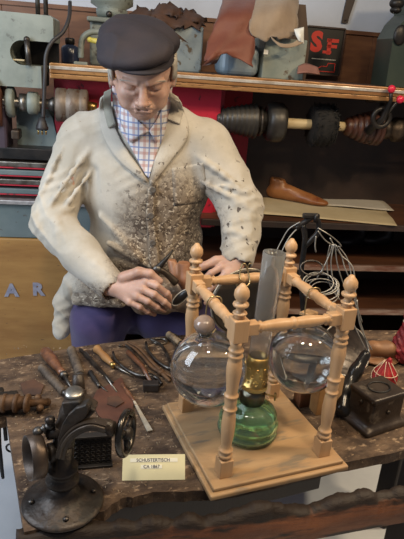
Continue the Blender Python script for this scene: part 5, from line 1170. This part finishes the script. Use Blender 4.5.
handled('knife', 'paint-worn putty knife with pale widening blade near the sign card', 'knife', (122, 384), (134, 401), .0060, (150, 431), WOODH, mat('pale_blade', (.62, .58, .48), (.45, .38, .28), 20, .4, .4, c3=(.22, .13, .07), s3=30, t3=.62), 'waist', ferr=False, blade=(.0025, .0065))
q = MB(); q.tube([lay(80, 349, .006), lay(96, 366, .006), lay(113, 383, .005)], [.0045, .006, .003], 4, smooth=False); single(q, 'file', STEELD, 'long thin flat file lying behind the yellow-handled awl', 'file')
q = MB(); q.tube([lay(86, 352, .005), lay(104, 374, .005), lay(117, 392, .004)], [.002, .003, .002], 8); single(q, 'steel_needle', STEEL, 'long steel needle lying parallel to the flat file', 'needle')
handled('awl', 'short cord-wrapped awl at the far bench edge behind the left globe', 'awl', (168, 334), (180, 343), .0110, (186, 350), mat('twine_wrapped_grip', (.34, .26, .17), (.12, .085, .055), 60, .7, 0, .6, 90), STEELD, 'wrap')
# pincers and shears: two curved arms, joint, jaws
def pliers(name, label, cat, arm1, arm2, joint, jaw1, jaw2, m_, r_=.0046, loops=None):
    J = lay(*joint, .010); t_ = thing(name, label, cat, (J.x, J.y, TZ))
    for A_, z_ in ((arm1, .007), (arm2, .010)): q = MB(); sp_ = spline([lay(*p, z_) for p in A_], 6); n_ = len(sp_); q.tube(sp_, [r_*(.75+.45*i/n_) for i in range(n_)], 10); part(q, 'handle', m_, t_, False)
    q = MB(); q.lathe([(1e-4, -.007), (r_*2.1, -.006), (r_*2.1, .004), (r_, .007), (1e-4, .007)], 18, Matrix.Translation(J)); part(q, 'joint', m_, t_, False)
    for A_ in (jaw1, jaw2): q = MB(); sp_ = spline([lay(*p, .008) for p in A_], 5); n_ = len(sp_); q.tube(sp_, [r_*(1.5-.7*i/n_) for i in range(n_)], 8); part(q, 'jaw', m_, t_, False)
    return t_
pliers('pincers', 'long worn steel pincers with curved handles left of the hammer head', 'pincers', [(119, 346), (125, 345), (131, 350), (136, 358), (143, 368), (149, 374)], [(113, 352), (116, 360), (126, 369), (138, 375), (149, 376)], (150, 376), [(150, 376), (157, 378), (162, 384)], [(150, 376), (154, 381), (160, 386)], STEELD)
pliers('shears', 'brown-handled shears lying between the two pairs of pincers', 'shears', [(122, 345), (132, 347), (142, 356), (152, 367), (160, 372)], [(128, 342), (140, 349), (150, 360), (160, 370)], (161, 372), [(161, 372), (166, 374), (172, 377)], [(161, 372), (166, 377), (170, 381)], RUST)
pliers('pincers', 'steel pincers with bow-shaped handles closest to the left globe', 'pincers', [(146, 342), (148, 350), (156, 360), (166, 367), (172, 369)], [(150, 339), (160, 344), (167, 354), (172, 366)], (172, 368), [(172, 368), (177, 370), (181, 374)], [(172, 368), (175, 374), (180, 377)], STEELD)
pliers('scissors', 'small scissors with round finger loops at the far edge of the bench', 'scissors', [(168, 338), (174, 343), (178, 352)], [(180, 336), (180, 343), (179, 352)], (179, 353), [(179, 353), (180, 360), (183, 366)], [(179, 353), (182, 360), (187, 364)], STEEL, .0030)
q = MB()
for px, py, rr_ in ((166, 337, .013), (155, 341, .014)): q.torus(lay(px, py, .006), rr_*1.2, .0028, None, 'z', 26, 8, ry=rr_)
single(q, 'finger_loops', STEEL, 'pair of round steel rings lying at the far bench edge', 'rings') if False else None
for k, (px, py, rr_) in enumerate(((160, 341, .017), (172, 336, .013))):
    q = MB(); q.torus(lay(px, py, .004), rr_*1.25, .0030, None, 'z', 28, 8, ry=rr_); single(q, 'steel_ring', STEEL, ('larger steel ring lying at the far bench edge', 'smaller steel ring next to the small scissors')[k], 'ring')
# hammer
hm = thing('hammer', 'small cobbler\'s hammer with square dark head beside the pincers', 'hammer', lay(150, 386)); H0, H1 = lay(143, 386, .012), lay(159, 386, .012)
q = MB(); dd = (H1-H0); q.box((H0+H1)/2, (dd.length, .026, .022), None, .003, math.atan2(dd.y, dd.x)); part(q, 'head', mat('dark_hammer_steel', (.05, .045, .045), (.09, .08, .075), 20, .35, .7, .3, 60), hm, False)
q = MB(); q.tube([lay(152, 384, .012), lay(142, 366, .012), lay(128, 352, .010)], [.005, .006, .0075], 12); part(q, 'handle', WOODH, hm, False)
# leather pieces, tack tray
LEA = mat('dark_red_brown_leather', (.11, .045, .028), (.075, .03, .02), 9, .42, 0, .3, 60)
def flatpiece(pts, z0, th_, m_, name, label, cat):
    P = [lay(*p) for p in pts]; n = len(P); q = MB(); z0 += TZ; vs = [Vector((p.x, p.y, z0)) for p in P]+[Vector((p.x, p.y, z0+th_)) for p in P]
    q.add(vs, [list(range(n))[::-1], list(range(n, 2*n))]+[[i, (i+1) % n, (i+1) % n+n, i+n] for i in range(n)]); return single(q, name, m_, label, cat)
flatpiece([(92, 402), (97, 391), (112, 384), (121, 378), (126, 388), (134, 402), (132, 414), (122, 424), (110, 426), (98, 416)], .0006, .003, LEA, 'leather_piece', 'dark red-brown flat leather piece between the eyelet press and the knife', 'leather')
flatpiece([(108, 399), (118, 398), (124, 404), (116, 409), (107, 406)], .0038, .003, SCR, 'leather_piece', 'tiny dark offcut lying on the red-brown leather piece', 'leather')
flatpiece([(20, 384), (34, 380), (44, 386), (40, 396), (24, 396)], .0006, .003, SCR, 'leather_piece', 'dark leather offcut behind the rusty screw clamp', 'leather')
# crumbs and tacks scattered on the top
DEB = mat('pale_crumbs', (.34, .26, .17), (.12, .08, .05), 40, .7)
q = MB(); rn = random.Random(5)
for i in range(1800):
    px, py = rn.uniform(4, 404), rn.uniform(345, 500); p = lay(px, py)
    u_ = (p.x*math.cos(R(26))+p.y*math.sin(R(26))); 
    if p.y < .84+.49*(p.x+.12)+.03 and p.x > -.15: continue
    if p.x <= -.15 and (p.y < .80+.5*(p.x+.2)+.03 or p.x < -.41+(1.09-p.y)*.45): continue
    if p.y > 1.60+.25*p.x: continue
    lc = Matrix.Rotation(-SY, 2) @ (p.xy-SO.xy)
    if -.05 < lc.x < .285 and -.05 < lc.y < .285: continue
    r_ = rn.uniform(.0008, .0024); M_ = Matrix.Translation((p.x, p.y, TZ+r_*.4)) @ Euler((rn.uniform(0, 3), rn.uniform(0, 3), rn.uniform(0, 3))).to_matrix().to_4x4() @ Matrix.Diagonal((r_*rn.uniform(.6, 2.2), r_, r_*.6, 1))
    q.add([(1, 0, 0), (-1, 0, 0), (0, 1, 0), (0, -1, 0), (0, 0, 1), (0, 0, -1)], [[0, 2, 4], [2, 1, 4], [1, 3, 4], [3, 0, 4], [2, 0, 5], [1, 2, 5], [3, 1, 5], [0, 3, 5]], False, M_)
o = single(q, 'wood_crumbs', DEB, 'pale crumbs and shavings scattered over the bench top', 'crumbs'); o['kind'] = 'stuff'
